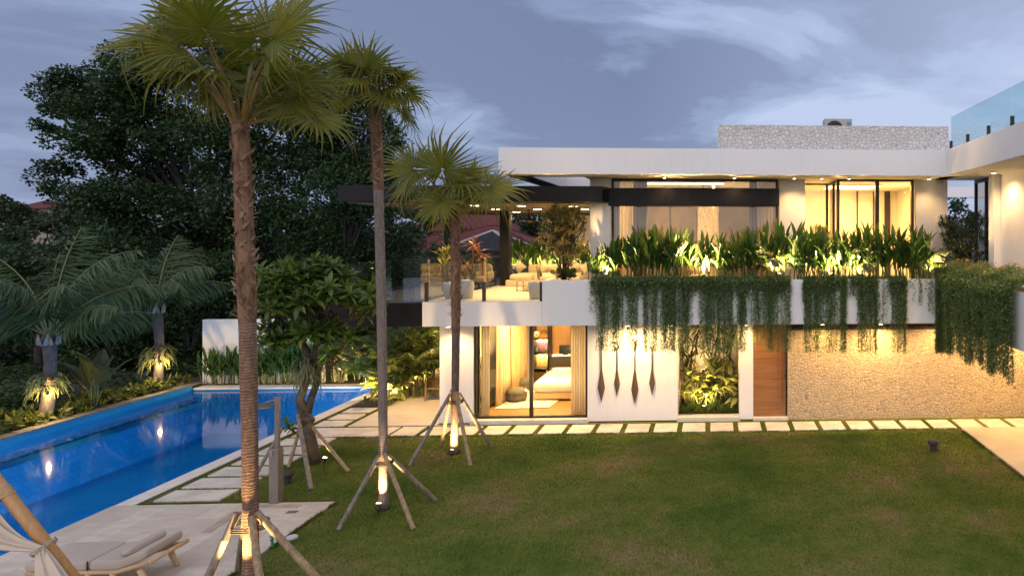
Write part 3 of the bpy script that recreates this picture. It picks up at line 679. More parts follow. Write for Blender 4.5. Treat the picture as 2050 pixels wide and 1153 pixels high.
balustrade('glass_balustrade', 'clear glass balustrade round the grey reflecting terrace corner', [((-10.05, 18.26), (-7.8, 18.26)), ((-10.05, 18.28), (-10.05, 22)), ((-10.05, 22.02), (-10.05, 25.8)), ((-10.05, 25.82), (-10.05, 28.8)), ((-7.72, 18.4), (-7.72, 21.6)), ((-7.72, 21.64), (-7.72, 24.5))], ZF + .003, .97, [(-7.72, 21.62, .05), (-7.72, 24.52, .05)], .5)
def roof_rail():
    ys = [17.95, 16.75, 15.45, 14.2, 13.1, 12.0, 10.9]
    t = thing('glass_balustrade', 'frameless glass railing on the roof edge of the projecting wing', 'balustrade', (6.3, 17.95, ZR1))
    for a, b in zip(ys, ys[1:]):
        g = MB(); g.add([(6.32, a - .012, ZR1 + .02), (6.32, b + .012, ZR1 + .02), (6.32, b + .012, ZR1 + .87), (6.32, a - .012, ZR1 + .87)], np.array([(0, 1, 2, 3)])); g.build('pane', glass('green_rail_glass', (.84, .95, .96), .05, 4), t, solid=.014)
    for y in ys:
        p = MB(); p.box(6.285, 6.355, y - .03, y + .03, ZR1 + .002, ZR1 + .24); p.build('post', DARK, t)
roof_rail()
# ------------------------------------------------------------------ lamps set in ceilings and undersides
def downlight(x, y, z, label, group, power, kind='SPOT', angle=100, r=.07, target=None, lens=LAMP, color=(1, .60, .24)):
    t = thing('downlight', label, 'ceiling light', (x, y, z), group)
    b = MB(); b.lathe([(r * 1.25, 0), (r * 1.25, -.02), (r * 1.05, -.028)], (x, y, z - .001), 16); b.build('rim', DARK, t)
    b = MB(); b.lathe([(r, -.0285), (r * .96, -.034)], (x, y, z - .001), 16); b.build('lens', lens, t)
    lamp(kind, (x, y, z - .07), power, t, target or (x, y, z - 1), size=.05, angle=angle, color=color)
for i, (a, b) in enumerate(((951, 410), (992, 417.5), (1043, 410.5), (1034, 423), (1076, 417.5), (1108, 423.5), (1147, 411.5), (1171, 417.5))):
    d = .93 * F / (PY - b); rx, ry = ray(a)
    downlight(rx * d, ry * d, 5.93, 'small glowing lamp in the canopy ceiling above the terrace, %s from the left' % ORD[i], 'canopy ceiling lamps', 46, angle=150, r=.13, lens=emit('canopy_lens', (1, .80, .45), 14), color=(1, .62, .24))
for i, (x, p) in enumerate(((gx(1262, YF), 54), (gx(1345, YF), 14), (gx(1490, YF), 22), (gx(1640, YF), 24), (gx(1752, YF), 60), (gx(1870, YF), 24), (gx(1985, YF), 50), (gx(2085, YF), 44))):
    downlight(x, YF - .64, ZP0 - .002, 'recessed lamp under the balcony washing the wall, %s from the bedroom door' % ORD[i], 'lamps under the balcony', p, angle=165, r=.05, target=(x, YF - .5, 1.0))
downlight(gx(915, YF), YF - .62, ZP0 - .002, 'recessed lamp under the balcony above the white pier by the bedroom', 'lamps under the balcony', 26, angle=120, r=.05, target=(gx(915, YF), YF - .12, 1))
for i, (x, y, p) in enumerate(((8.2, 16.6, 30), (9.2, 14.2, 40), (8.0, 12.0, 34))):
    downlight(x, y, ZP0 - .01, 'recessed lamp over the driveway under the wing, %s from the stone wall' % ORD[i], 'lamps over the driveway', p, angle=140, r=.05)
downlight(-8.6, 20.4, 2.698, 'recessed lamp under the terrace above the wooden chair', 'lamps under the terrace', 70, angle=150, r=.05)
downlight(-8.9, 23.0, 2.698, 'recessed lamp under the terrace above the garden bed', 'lamps under the terrace', 45, angle=150, r=.05)
for i, (a, p) in enumerate(((1330, 6), (1470, 6), (1590, 16), (1645, 22), (1700, 12), (1860, 10))):
    downlight(gx(a, 18.7), 18.7, ZR0 - .009, 'tiny lamp in the roof overhang, %s from the white column' % ORD[i], 'lamps in the roof overhang', p, angle=130, r=.035)
downlight(7.0, 16.8, ZR0 - .009, 'small lamp in the wing ceiling near the dark window', 'lamps in the wing ceiling', 26, angle=150, r=.05)
downlight(6.9, 14.2, ZR0 - .009, 'small lamp in the wing ceiling near the white wall', 'lamps in the wing ceiling', 34, angle=150, r=.05)
# rooms behind the glass are lit from their own ceilings
def room_lamp(x, y, z, label, power, sx=.8, sy=.8, color=(1, .58, .19)):
    t = thing('ceiling_lamp', label, 'ceiling light', (x, y, z))
    b = MB(); b.box(x - sx / 2, x + sx / 2, y - sy / 2, y + sy / 2, z - .03, z); b.build('tray', PAINT_IN, t)
    b = MB(); b.box(x - sx / 2 + .02, x + sx / 2 - .02, y - sy / 2 + .02, y + sy / 2 - .02, z - .036, z - .031); b.build('diffuser', LAMP_SOFT, t)
    lamp('AREA', (x, y, z - .05), power, t, (x, y, z - 1), color=color, size=sx * .9, sx=sy * .9)
room_lamp(-5.2, 20.6, ZP0 - .004, 'flat lamp tray in the bedroom ceiling over the bed', 60, 1.6, 1.6)
room_lamp(-1.0, 20.5, ZR0 - .012, 'flat lamp tray in the ceiling of the curtained upper room', 70, 2.6, .6)
room_lamp(4.4, 21.8, ZR0 - .012, 'flat lamp tray in the ceiling of the bright upper hall', 62, 1.6, 1.6, (1, .50, .11))

t = thing('wall_light', 'bright vertical light slot on the right wall of the upper hall', 'wall light', (6.40, 21.2, ZF)); b = MB(); b.box(6.40, 6.446, 21.1, 21.3, ZF + .1, ZR0 - .1); b.build('housing', PAINT_IN, t); b = MB(); b.box(6.385, 6.398, 21.12, 21.28, ZF + .15, ZR0 - .15); b.build('diffuser', emit('slot_glow', (1, .72, .30), 9), t); lamp('AREA', (6.36, 21.2, 5.0), 14, t, (0, 21.2, 5.0), size=.1, sx=2.6)
# ------------------------------------------------------------------ curtains
def curtain(x0, y0, x1, y1, z0, z1, label, m, waves=9, amp=.05, name='curtain', solid=.006):
    b = MB(); L = math.hypot(x1 - x0, y1 - y0); nx, ny = -(y1 - y0) / L, (x1 - x0) / L; ph = rnd.uniform(0, 6)
    def f(u, v):
        a = amp * (.6 + .4 * v) * (math.sin(u * waves * 6.283 + ph) + .35 * math.sin(u * waves * 15.1 + 2 * ph))
        return x0 + (x1 - x0) * u + nx * a, y0 + (y1 - y0) * u + ny * a, z1 + (z0 - z1) * v
    b.grid(f, waves * 10, 4); o = b.build(name, m, None, smooth=True, solid=solid)
    return tag(o, label, 'curtain')
Y0 = 19.06
curtain(XD0 + .08, Y0 + .12, XD0 + .3, Y0 + .12, .11, 2.69, 'narrow white sheer curtain at the bedroom corner by the black frame', SHEER, 3, .03)
curtain(gx(1143, Y0 + .1), Y0 + .1, XD1 - .05, Y0 + .1, .11, 2.69, 'white sheer curtain hanging beside the bed at the bedroom door', SHEER, 7, .035)
curtain(XD0 + .22, 20.15, XD0 + .22, 21.2, .11, 2.69, 'pale beige curtain along the bedroom garden window', mat('pale_curtain', (.66, .52, .34), (.58, .44, .27), rough=.85, scale=1.5, stretch=(6, 6, .3)), 6, .06)
curtain(XD0 + .25, 21.25, XD0 + .25, 22.9, .11, 2.69, 'darker beige curtain gathered toward the back of the bedroom', CURTAIN, 8, .07)
zu = ZR0 - .02
curtain(gx(1229, 19.5), 19.5, gx(1265, 19.5), 19.5, ZF, zu, 'white sheer curtain at the upper window beside the white column', SHEER, 5, .03)
curtain(gx(1268, 19.62), 19.62, gx(1296, 19.62), 19.62, ZF, zu, 'beige curtain gathered near the left end of the upper window', mat('upper_curtain', (.55, .42, .28), (.45, .33, .21), rough=.85, scale=2, stretch=(6, 6, .3)), 4, .05)
curtain(gx(1500, 19.6), 19.6, gx(1516, 19.6), 19.6, ZF, zu, 'narrow beige curtain near the right end of the upper window', CURTAIN, 3, .05)
curtain(gx(1518, 19.5), 19.5, gx(1554, 19.5), 19.5, ZF, zu, 'white sheer curtain at the upper window beside the middle pier', SHEER, 5, .03)
# ------------------------------------------------------------------ bedroom
def bedroom():
    x0, x1, y0, y1 = -5.45, -3.62, 20.75, 22.75; zf = .105
    t = thing('bed', 'low bed with white linen on a pale timber base', 'bed', ((x0 + x1) / 2, (y0 + y1) / 2, zf))
    b = MB(); b.box(x0 + .04, x1, y0 + .03, y1, zf + .06, zf + .24); b.box(x0 + .2, x1 - .1, y0 + .2, y1 - .1, zf, zf + .06); b.build('base', TEAK, t, bevel=.01)
    b = MB(); b.pillow(((x0 + x1) / 2, (y0 + y1) / 2, zf + .40), (x1 - x0) / 2, (y1 - y0) / 2, .17, p=.13, n=14); b.build('mattress', SHEET, t, smooth=True)
    b = MB(); b.pillow((x1 - .22, y0 + .6, zf + .60), .12, .34, .2, rot=Matrix.Rotation(R(-12), 4, 'Y'), p=.4); b.build('pillow', mat('grey_pillow', (.18, .17, .16), rough=.9), t, smooth=True)
    b = MB(); b.pillow((x1 - .1, y0 + 1.35, zf + .64), .13, .38, .24, rot=Matrix.Rotation(R(-12), 4, 'Y'), p=.4); b.build('pillow', SHEET, t, smooth=True)
    r = MB(); r.add([(-6.28, 19.85, 0), (-4.75, 19.95, 0), (-4.55, 22.3, 0), (-6.0, 22.2, 0)], np.array([(0, 1, 2, 3)]))
    RUG = mat('marbled_rug', (.72, .66, .55), (.16, .14, .12), rough=.95, scale=3.2, detail=8, lo=.56, hi=.68)
    o = r.build('rug', RUG, None, solid=.012); o.location.z = zf + .012; tag(o, 'cream rug with dark scribbled marks on the oak bedroom floor', 'rug')
    for i, (a, bb, s, lab) in enumerate((((1035), 805, 1.0, 'round grey knitted pouf with a seam, at the front of the rug'), (1047, 783, .95, 'round grey knitted pouf half hidden behind the front one'))):
        d = gnd(a, bb, zf + .02); y = d.y + .25; c = (at(a, 476, y).x, y, zf + .02)
        t = thing('pouf', lab, 'pouf', c, 'grey poufs')
        p = MB(); p.lathe([(.16, 0), (.27, .03), (.305, .13), (.30, .18), (.292, .19), (.302, .20), (.28, .30), (.18, .365), (.05, .37), (.02, .355)], c, 28, sx=s, sy=s); p.build('cushion', POUF, t, smooth=True)
        p = MB(); p.lathe([(.03, .352), (.03, .372), (.015, .378)], c, 10); p.build('button', POUF, t)
    # shelf unit on the back wall
    ya, yb = 23.05, 23.49; xs = [gx(k, ya) for k in (1066, 1098, 1144)]
    t = thing('shelf_unit', 'tall open shelf unit with black frame and lit timber back', 'shelf', (xs[1], ya, zf))
    b = MB()
    for x in xs: b.box(x - .035, x + .035, ya, yb - .03, zf, 2.69)
    b.box(xs[0] + .036, xs[2] - .036, ya + .005, yb - .03, 2.63, 2.69); b.build('frame', STEEL, t)
    b = MB(); b.box(xs[0] - .03, xs[2] + .6, yb - .028, yb - .004, zf, 2.69); b.build('back_panel', PANELWOOD, t)
    zs = [gz(1080, 678, ya), gz(1080, 708, ya), gz(1080, 738, ya)]
    for z in zs:
        b = MB(); b.box(xs[0] + .036, xs[1] - .036, ya + .02, yb - .03, z - .03, z); b.build('shelf', STEEL, t)
    b = MB(); b.box(xs[0] + .036, xs[1] - .036, ya + .03, yb - .03, zf + .01, zf + .42); b.build('drawer', mat('dark_drawer', (.08, .045, .02), rough=.5), t)
    b = MB(); b.box(xs[1] + .036, xs[2] - .036, ya + .02, yb - .03, gz(1120, 736, ya), gz(1120, 715, ya)); b.build('drawer', DARK, t)
    for (x0_, x1_, z) in ((xs[0] + .05, xs[1] - .05, 2.62), (xs[0] + .05, xs[1] - .05, zs[0] - .035), (xs[0] + .05, xs[1] - .05, zs[1] - .035), (xs[1] + .05, xs[2] - .05, 2.62), (xs[1] + .05, xs[2] - .05, gz(1120, 716, ya) + .04), (xs[1] + .05, xs[2] - .05, gz(1120, 737, ya) - .04)):
        b = MB(); b.box(x0_, x1_, yb - .06, yb - .04, z - .015, z); b.build('light_strip', LAMP_SOFT, t); lamp('AREA', ((x0_ + x1_) / 2, yb - .1, z - .02), 7, t, ((x0_ + x1_) / 2, yb - .05, z - 1), size=x1_ - x0_, sx=.03)
    def on_shelf(name, label, cat, a, z, build):
        x = gx(a, ya + .18); q = thing(name, label, cat, (x, ya + .18, z)); build(q, x, ya + .18, z)
    WHITE = mat('cream_ceramic', (.75, .66, .50), rough=.35)
    BLUE = mat('slate_ceramic', (.10, .13, .17), rough=.3)
    def jar(q, x, y, z):
        b = MB(); b.lathe([(.05, 0), (.11, .04), (.135, .11), (.11, .18), (.05, .215), (.02, .22)], (x, y, z + .002), 16); b.build('body', WHITE, q, smooth=True)
        b = MB(); b.lathe([(.015, .215), (.012, .26)], (x, y, z), 8); b.build('lid_knob', DARK, q)
        b = MB()
        for s in (-1, 1): b.tube([(x + s * .05, y - .118, z + .12), (x + s * .05, y - .132, z + .12)], .02, 10)
        b.build('painted_spots', DARK, q)
    on_shelf('ceramic_jar', 'round cream ceramic jar with dark spots on the top shelf', 'jar', 1073, zs[0], jar)
    def bag(q, x, y, z):
        b = MB(); b.add([(x - .15, y - .06, z + .002), (x + .15, y - .06, z + .002), (x + .15, y + .06, z + .002), (x - .15, y + .06, z + .002), (x - .13, y - .03, z + .14), (x + .13, y - .03, z + .14), (x + .13, y + .03, z + .14), (x - .13, y + .03, z + .14)], np.array([(3, 2, 1, 0), (4, 5, 6, 7), (0, 1, 5, 4), (1, 2, 6, 5), (2, 3, 7, 6), (3, 0, 4, 7)])); b.build('body', mat('tan_leather', (.42, .22, .09), rough=.5), q, bevel=.01)
        b = MB(); b.tube([(x + .09 * math.cos(k), y, z + .14 + .12 * math.sin(k)) for k in np.linspace(0, math.pi, 12)], .012, 6); b.build('handle', DARK, q)
    on_shelf('handbag', 'tan handbag with dark round handle on the top shelf', 'handbag', 1089, zs[0], bag)
    def vase(s):
        def f(q, x, y, z):
            b = MB(); b.lathe([(.04 * s, 0), (.09 * s, .06 * s), (.10 * s, .12 * s), (.05 * s, .22 * s), (.035 * s, .26 * s), (.05 * s, .30 * s)], (x, y, z + .002), 16); b.build('body', BLUE, q, smooth=True)
            b = MB(); b.tube([(x + .09 * s, y, z + .12 * s), (x + .15 * s, y, z + .18 * s), (x + .12 * s, y, z + .26 * s), (x + .04 * s, y, z + .27 * s)], .01 * s, 6); b.build('handle', BLUE, q)
        return f
    on_shelf('vase', 'tall slate blue vase on the middle shelf', 'vase', 1076, zs[1], vase(1.0))
    on_shelf('vase', 'small slate blue jug beside the tall vase', 'vase', 1089, zs[1], vase(.62))
    x0_, x1_ = gx(1077, yb - .07), gx(1096, yb - .07)
    b = MB(); b.box(x0_, x1_, yb - .06, yb - .035, zs[1] + .02, zs[1] + .36)
    tag(b.build('picture', mat('abstract_print', (.04, .06, .2), (.45, .05, .03), rough=.5, scale=4, stretch=(1, 1, 3))), 'small dark blue and red picture leaning behind the vases', 'picture')
    b = MB(); xa, xb = gx(1118, ya - .02), gx(1143, ya - .02); za, zb = gz(1130, 712, ya), gz(1130, 695, ya)
    t = thing('television', 'black screen standing on the dark cabinet of the shelf unit', 'television', ((xa + xb) / 2, ya + .1, za))
    b.box(xa, xb, ya + .08, ya + .11, za + .05, zb + .06); b.build('screen', mat('black_screen', (.01, .01, .012), rough=.15), t, bevel=.004)
    b = MB(); b.box((xa + xb) / 2 - .08, (xa + xb) / 2 + .08, ya + .05, ya + .15, za - .0, za + .05); b.build('stand', DARK, t)
bedroom()
# ------------------------------------------------------------------ four old paddles hung on the wall
def paddle(cx, top, b0, bw, b1, w, label):
    y = YF - .035; x = gx(cx, y); zt, z0, zw, z1 = (gz(cx, k, y) for k in (top, b0, bw, b1)); h = w / 72.0 / 2
    t = thing('paddle', label, 'paddle', (x, y, z1), 'wall paddles')
    b = MB(); n = 1
    prof = [(0.022, z0 + .06), (.03, z0), (h, zw), (.004, z1)]
    for (d, s) in ((-.018, 0), (.018, 0)):
        pass
    v = []
    for (wd, z) in prof: v += [(x - wd, y, z), (x, y - .022, z), (x + wd, y, z), (x, y + .022, z)]
    f = [(k * 4 + j, k * 4 + (j + 1) % 4, k * 4 + 4 + (j + 1) % 4, k * 4 + 4 + j) for k in range(3) for j in range(4)]
    b.add(v, [q[::-1] for q in f] + [(0, 1, 2, 3), (15, 14, 13, 12)]); b.build('blade', PADDLEWOOD, t)
    b = MB(); b.tube([(x, y, z0 + .05), (x + .003, y, (z0 + zt) / 2), (x, y, zt - .05)], [.02, .017, .02], 8); b.build('shaft', PADDLEWOOD, t, smooth=True)
    b = MB(); b.tube([(x + .055 * math.cos(k), y, zt + .01 + .06 * math.sin(k)) for k in np.linspace(-math.pi - .5, .5, 11)], [.006, .012, .016, .018, .02, .021, .02, .018, .016, .012, .006], 6); b.build('grip', PADDLEWOOD, t, smooth=True)
paddle(1203.8, 681, 744, 776, 805, 14.2, 'large paddle with a pale worn patch, hung nearest the bedroom door')
paddle(1235.2, 694, 745, 768, 793, 11.2, 'small paddle between the two large ones on the white wall')
paddle(1270.8, 681, 745, 780, 808, 14.2, 'longest dark paddle, hung between the two small ones')
paddle(1305.3, 694, 745, 767, 791, 11.4, 'small paddle hung nearest the planted courtyard')
# ------------------------------------------------------------------ terrace furniture
def terrace():
    z = ZF + .015; y0, y1 = 23.6, 25.3; x0, x1 = gx(1012, 23.6), gx(1172, 24.6)
    t = thing('sofa', 'long low cream sofa with loose back cushions under the canopy', 'sofa', ((x0 + x1) / 2, 24.5, z))
    b = MB(); b.box(x0, x1, y0, y1, z, z + .2); b.box(x0 + .05, x1, y1 + .001, y1 + .3, z, z + .26); b.build('base', mat('sofa_plinth', (.62, .54, .40), rough=.8), t, bevel=.015)
    xs = np.linspace(x0 + .1, x1, 4)
    for a, c in zip(xs, xs[1:]):
        b = MB(); b.pillow(((a + c) / 2, y0 + .85, z + .29), (c - a) / 2 - .005, .83, .10, p=.12, n=12); b.build('seat', SOFA_F, t, smooth=True)
    xs = np.linspace(x0 + .35, x1, 5)
    for a, c in zip(xs, xs[1:]):
        b = MB(); b.pillow(((a + c) / 2, y1 - .1, z + .52), (c - a) / 2 - .005, .13, .16, p=.25, n=12); b.build('backrest', SOFA_F, t, smooth=True)
    def cushion(a, yy, s, tilt, label):
        x = gx(a, yy); c = (x, yy, z + .40 + s)
        q = MB(); rot = Matrix.Rotation(tilt, 4, 'Z') @ Matrix.Rotation(R(-16), 4, 'X') @ Matrix.Rotation(R(45), 4, 'Y')
        n = 10
        def f(sg):
            return lambda u, v: tuple(np.array(c) + np.array(rot.to_3x3() @ Vector(((u - .5) * 2 * s * (1 - .16 * math.sin(v * math.pi)) , sg * .09 * (max(0, math.sin(u * math.pi) * math.sin(v * math.pi))) ** .5, (v - .5) * 2 * s * (1 - .16 * math.sin(u * math.pi))))))
        q.grid(f(1), n, n); q.grid(f(-1), n, n)
        tag(q.build('cushion', SOFA_F, None, smooth=True), label, 'cushion', 'scatter cushions on the sofa')
    cushion(1040, 24.95, .19, .1, 'square cream cushion standing on its corner beside the black column')
    cushion(1088, 24.95, .20, -.1, 'large cream cushion standing on its corner behind the coffee table')
    cushion(1148, 24.95, .19, .1, 'cream cushion on its corner behind the olive shrub')
    cushion(1172, 24.9, .17, -.2, 'cream cushion at the sofa end beside the white column')
    ARMF = mat('dim_beige_weave', (.20, .16, .12), (.15, .12, .09), rough=.9, scale=40)
    # armchairs behind the glass
    for i, a in enumerate((938, 962)):
        x = gx(a, 22.6); q = thing('armchair', ('low beige armchair half hidden by the palm trunk on the terrace', 'low beige armchair behind the red cordyline pot')[i], 'armchair', (x, 22.6, z), 'terrace armchairs')
        b = MB(); b.pillow((x, 22.6, z + .3), .3, .32, .1, p=.25); b.build('seat', ARMF, q, smooth=True)
        b = MB(); b.pillow((x, 22.86, z + .55), .3, .08, .24, p=.3); b.build('backrest', ARMF, q, smooth=True)
        for sx in (-1, 1):
            b = MB(); b.pillow((x + sx * .31, 22.6, z + .42), .045, .3, .13, p=.3); b.build('arm', ARMF, q, smooth=True)
            for sy in (-1, 1): b = MB(); b.tube([(x + sx * .25, 22.6 + sy * .26, z), (x + sx * .25, 22.6 + sy * .26, z + .22)], .018, 6); b.build('leg', DARK, q)
    xa, xb = gx(1034, 21.3), gx(1072, 21.3); ya, yb = 21.3, 22.0
    q = thing('coffee_table', 'open bronze framed coffee table in front of the cream sofa', 'coffee table', ((xa + xb) / 2, 21.6, z))
    b = MB()
    for x in (xa, xb - .025):
        for y in (ya, yb - .025): b.box(x, x + .025, y, y + .025, z, z + .30)
    b.build('frame', mat('bronze_tube', (.30, .20, .09), rough=.4, metal=.5), q); b = MB(); b.box(xa - .01, xb + .01, ya - .01, yb + .01, z + .301, z + .325); b.build('tabletop', mat('amber_glass_top', (.40, .30, .15), rough=.25), q); b = MB(); b.box(xa + .2, xb - .03, ya + .05, yb - .05, z + .05, z + .1); b.build('shelf', TEAK, q)
    x = gx(1080, 22.8); q = thing('side_lamp', 'small dark table lantern on the sofa edge', 'lantern', (x, 22.8, z)); b = MB(); b.lathe([(.10, .0), (.10, .02), (.015, .03), (.015, .36), (.08, .37), (.085, .44), (.035, .56), (.02, .57)], (x, 22.8, z), 12); b.build('body', DARK, q, smooth=True)
    for i, (a, y, r, h, lab) in enumerate(((903, 18.95, .20, .44, 'pale round pot with the yellow leafed plant by the glass'), (934, 18.95, .20, .50, 'taller pale pot with the red cordyline behind the palm trunk'), (1071, 18.75, .18, .46, 'pale tapered pot beside the white planter wall'))):
        x = gx(a, y); q = thing('plant_pot', lab, 'plant pot', (x, y, z), 'pale terrace pots')
        b = MB(); b.lathe([(r * .72, 0), (r * .8, .02), (r * .98, h * .7), (r, h), (r * .9, h), (r * .88, h - .06)], (x, y, z), 28); b.build('body', POT, q, smooth=True)
        b = MB(); b.lathe([(r * .87, h - .07), (r * .86, h - .06)], (x, y, z), 20); b.build('soil', SOIL, q)
    for i, (a, y, zz) in enumerate(((1060, 23.0, 5.93), (1095, 24.6, 5.93))):
        x = gx(a, y); q = thing('ceiling_fan', ('dark ceiling fan hanging over the front of the terrace', 'dark ceiling fan hanging over the sofa, nearer the white column')[i], 'ceiling fan', (x, y, zz), 'ceiling fans')
        b = MB(); b.tube([(x, y, zz), (x, y, zz - .25)], .018, 8); b.lathe([(.07, 0), (.02, -.1)], (x, y, zz), 12); b.build('rod', DARK, q)
        b = MB(); b.lathe([(.03, -.22), (.09, -.3), (.13, -.38), (.10, -.42)], (x, y, zz), 14); b.build('motor', DARK, q, smooth=True)
        for k in range(3):
            th = k * 2.094 + .3 + i; d = Vector((math.cos(th), math.sin(th), 0)); s = Vector((-d.y, d.x, .15)); c = Vector((x, y, zz - .38)); b = MB()
            b.add([tuple(c + d * .1 - s * .04), tuple(c + d * .1 + s * .04), tuple(c + d * .65 + s * .07), tuple(c + d * .65 - s * .07)], np.array([(0, 1, 2, 3)])); b.build('fan_blade', DARK, q, solid=.01)
    for i, (a, zb, zt) in enumerate(((856, 600, 530), (969, 590, 545))):  # streaks that look like reflections in the glass, built as solid posts
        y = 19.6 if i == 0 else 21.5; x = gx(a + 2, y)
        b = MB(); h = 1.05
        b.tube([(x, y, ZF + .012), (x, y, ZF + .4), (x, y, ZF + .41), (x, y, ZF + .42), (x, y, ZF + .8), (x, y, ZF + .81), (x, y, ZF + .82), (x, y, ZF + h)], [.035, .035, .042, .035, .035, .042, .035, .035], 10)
        tag(b.build('reflection_post', BAMBOO_WARM), ('golden reflection streak modelled as a post at the corner of the white terrace', 'golden reflection streak modelled as a post beside the red cordyline')[i], 'reflection streak', 'terrace reflection streaks')
terrace()
def hvac():
    x0, x1, y, z0, z1 = gx(1651, 20.3), gx(1706, 20.3), 20.3, ZR1, gz(1680, 238, 20.3)
    t = thing('air_conditioner', 'grey outdoor air conditioning unit on the flat roof', 'air conditioner', ((x0 + x1) / 2, y + .2, z0))
    b = MB(); b.box(x0, x1, y, y + .4, z0, z1); b.build('case', mat('grey_case', (.42, .41, .38), (.36, .35, .33), rough=.5, scale=4), t, bevel=.015)
    b = MB(); xc = x0 + .3; zc = z1 - .33
    for r in (.08, .14, .2, .26): b.tube([(xc + r * math.cos(k), y - .012, zc + r * math.sin(k)) for k in np.linspace(0, 6.283, 24)], .006, 5)
    b.tube([(xc, y - .004, zc), (xc, y - .006, zc)], .26, 24); b.build('fan_grille', DARK, t)
    b = MB(); b.box(x1 - .16, x1 - .04, y - .004, y - .001, z1 - .22, z1 - .1); b.build('label_plate', mat('blue_plate', (.12, .2, .3), rough=.4), t)
hvac()
def upper_room():
    """dark panels standing in for glass reflections, with stone, doorway and timber post behind the curtained window"""
    y = 22.6; x0, x1 = gx(1296, y), gx(1502, y)
    b = MB(); b.box(x0, gx(1340, y), y, y + .1, ZF, ZR0 - .36); b.box(gx(1343, y), gx(1394, y), y + .03, y + .1, ZF, ZR0 - .36); b.box(gx(1440, y), x1, y, y + .1, ZF, ZR0 - .36)
    b.build('reflection_panel', mat('reflection_taupe', (.07, .058, .046), (.12, .10, .08), rough=.6, scale=2), villa)  # panels coloured dark to stand in for the reflecting window glass
    b = MB(); b.box(x0, x1, y + .105, y + .2, ZR0 - .34, ZR0 - .02); b.box(gx(1396, y), gx(1439, y), y + .12, y + .2, ZF, ZR0 - .35); b.build('room_stone', STONE_TOP, villa)
    b = MB(); b.box(gx(1426, 20.6), gx(1431, 20.6), 20.6, 20.68, ZF, ZR0 - .02); b.build('timber_post', TEAK, villa)
    x = gx(1408, 21.0); t = thing('pendant_fan', 'small dark ceiling fan seen through the clerestory of the upper room', 'ceiling fan', (x, 21, ZR0 - .02)); b = MB(); b.tube([(x, 21, ZR0 - .02), (x, 21, ZR0 - .32)], .015, 6); b.lathe([(.06, -.2), (.09, -.28), (.05, -.33)], (x, 21, ZR0 - .02), 12); b.build('rod', DARK, t)
    b = MB()
    for k in range(3):
        th = k * 2.094; b.bar((x + .06 * math.cos(th), 21 + .06 * math.sin(th), ZR0 - .29), (x + .6 * math.cos(th), 21 + .6 * math.sin(th), ZR0 - .29), .1, .012)
    b.build('blades', DARK, t)
    x = gx(1300, 20.4); t = thing('ceiling_vent', 'flat slotted air vent in the upper room ceiling', 'vent', (x, 20.4, ZR0 - .01)); b = MB(); frame_rect(b, x - .55, x + .55, 20.4, ZR0 - .03, ZR0 - .01, .004, .3)
    b.box(x - .5, x + .5, 20.45, 20.65, ZR0 - .022, ZR0 - .016); b.build('grille', DARK, t)
    # console and round backed chair behind the planting
    x = gx(1402, 20.9); t = thing('lounge_chair', 'round backed pale chair inside the curtained upper room', 'chair', (x, 20.9, ZF)); b = MB(); b.pillow((x, 20.9, ZF + .42), .36, .34, .12, p=.4); b.build('seat', FABRIC, t, smooth=True)
    b = MB(); b.pillow((x, 21.22, ZF + .85), .36, .10, .42, p=.7); b.build('backrest', FABRIC, t, smooth=True)
    for dx in (-.26, .26):
        for dy in (-.24, .24): b = MB(); b.tube([(x + dx, 20.9 + dy, ZF), (x + dx * .8, 20.9 + dy * .8, ZF + .36)], .02, 6); b.build('leg', TEAK, t)
upper_room()
# ------------------------------------------------------------------ plant materials
HELI = leaf('heliconia_leaf', (.026, .070, .012), (.055, .118, .018), (.09, .155, .025), .34)
HSTEM = leaf('heliconia_stem', (.07, .11, .03), (.10, .13, .035), None, .1)
VINE = leaf('vine_leaf', (.125, .205, .080), (.18, .265, .108), (.25, .33, .145), .5)
VSTEM = mat('vine_stem', (.05, .06, .03), rough=.8)
FERN = leaf('fern_leaf', (.05, .10, .02), (.09, .15, .03), (.12, .17, .04), .3)
DIEF_G = leaf('dieffenbachia_edge', (.025, .075, .018), (.045, .10, .02), None, .25)
DIEF_C = leaf('dieffenbachia_cream', (.36, .38, .12), (.44, .43, .15), (.30, .34, .10), .3)
ARECA = leaf('areca_leaf', (.045, .085, .018), (.08, .12, .022), (.11, .14, .03), .3)
PSTEM = mat('palm_stem', (.12, .13, .05), (.2, .17, .08), rough=.6, scale=8)
PALM = leaf('fan_palm_leaf', (.085, .115, .014), (.15, .165, .018), (.24, .20, .022), .38, .4)
PETI = mat('petiole', (.22, .15, .035), (.32, .18, .05), rough=.5, scale=6)
COCO = leaf('coconut_leaf', (.035, .070, .022), (.055, .095, .03), (.085, .12, .045), .22)
TREE = leaf('tree_leaf', (.018, .045, .014), (.032, .066, .020), (.056, .100, .028), .22, .45)
TREE2 = leaf('distant_leaf', (.024, .048, .018), (.038, .064, .022), (.055, .082, .030), .2, .6)
BARK = mat('dark_bark', (.022, .018, .015), (.045, .037, .03), rough=.9, scale=5, stretch=(3, 3, .6), bump=.5, bscale=9, dist=.03)
FRBARK = mat('frangipani_bark', (.055, .042, .032), (.125, .098, .072), rough=.85, scale=7, bump=.6, bscale=14, dist=.02)
FRLEAF = leaf('frangipani_leaf', (.055, .115, .022), (.095, .16, .03), (.15, .20, .04), .28, .35)
STAG = leaf('staghorn_leaf', (.10, .14, .06), (.15, .18, .09), (.20, .18, .09), .3)
HEDGE = leaf('hedge_leaf', (.05, .08, .014), (.09, .11, .018), (.13, .14, .03), .3)
CROTON = leaf('croton_leaf', (.14, .15, .035), (.23, .20, .055), (.32, .25, .08), .35)
CORDY = leaf('cordyline_leaf', (.11, .035, .016), (.19, .065, .025), (.24, .11, .04), .35)
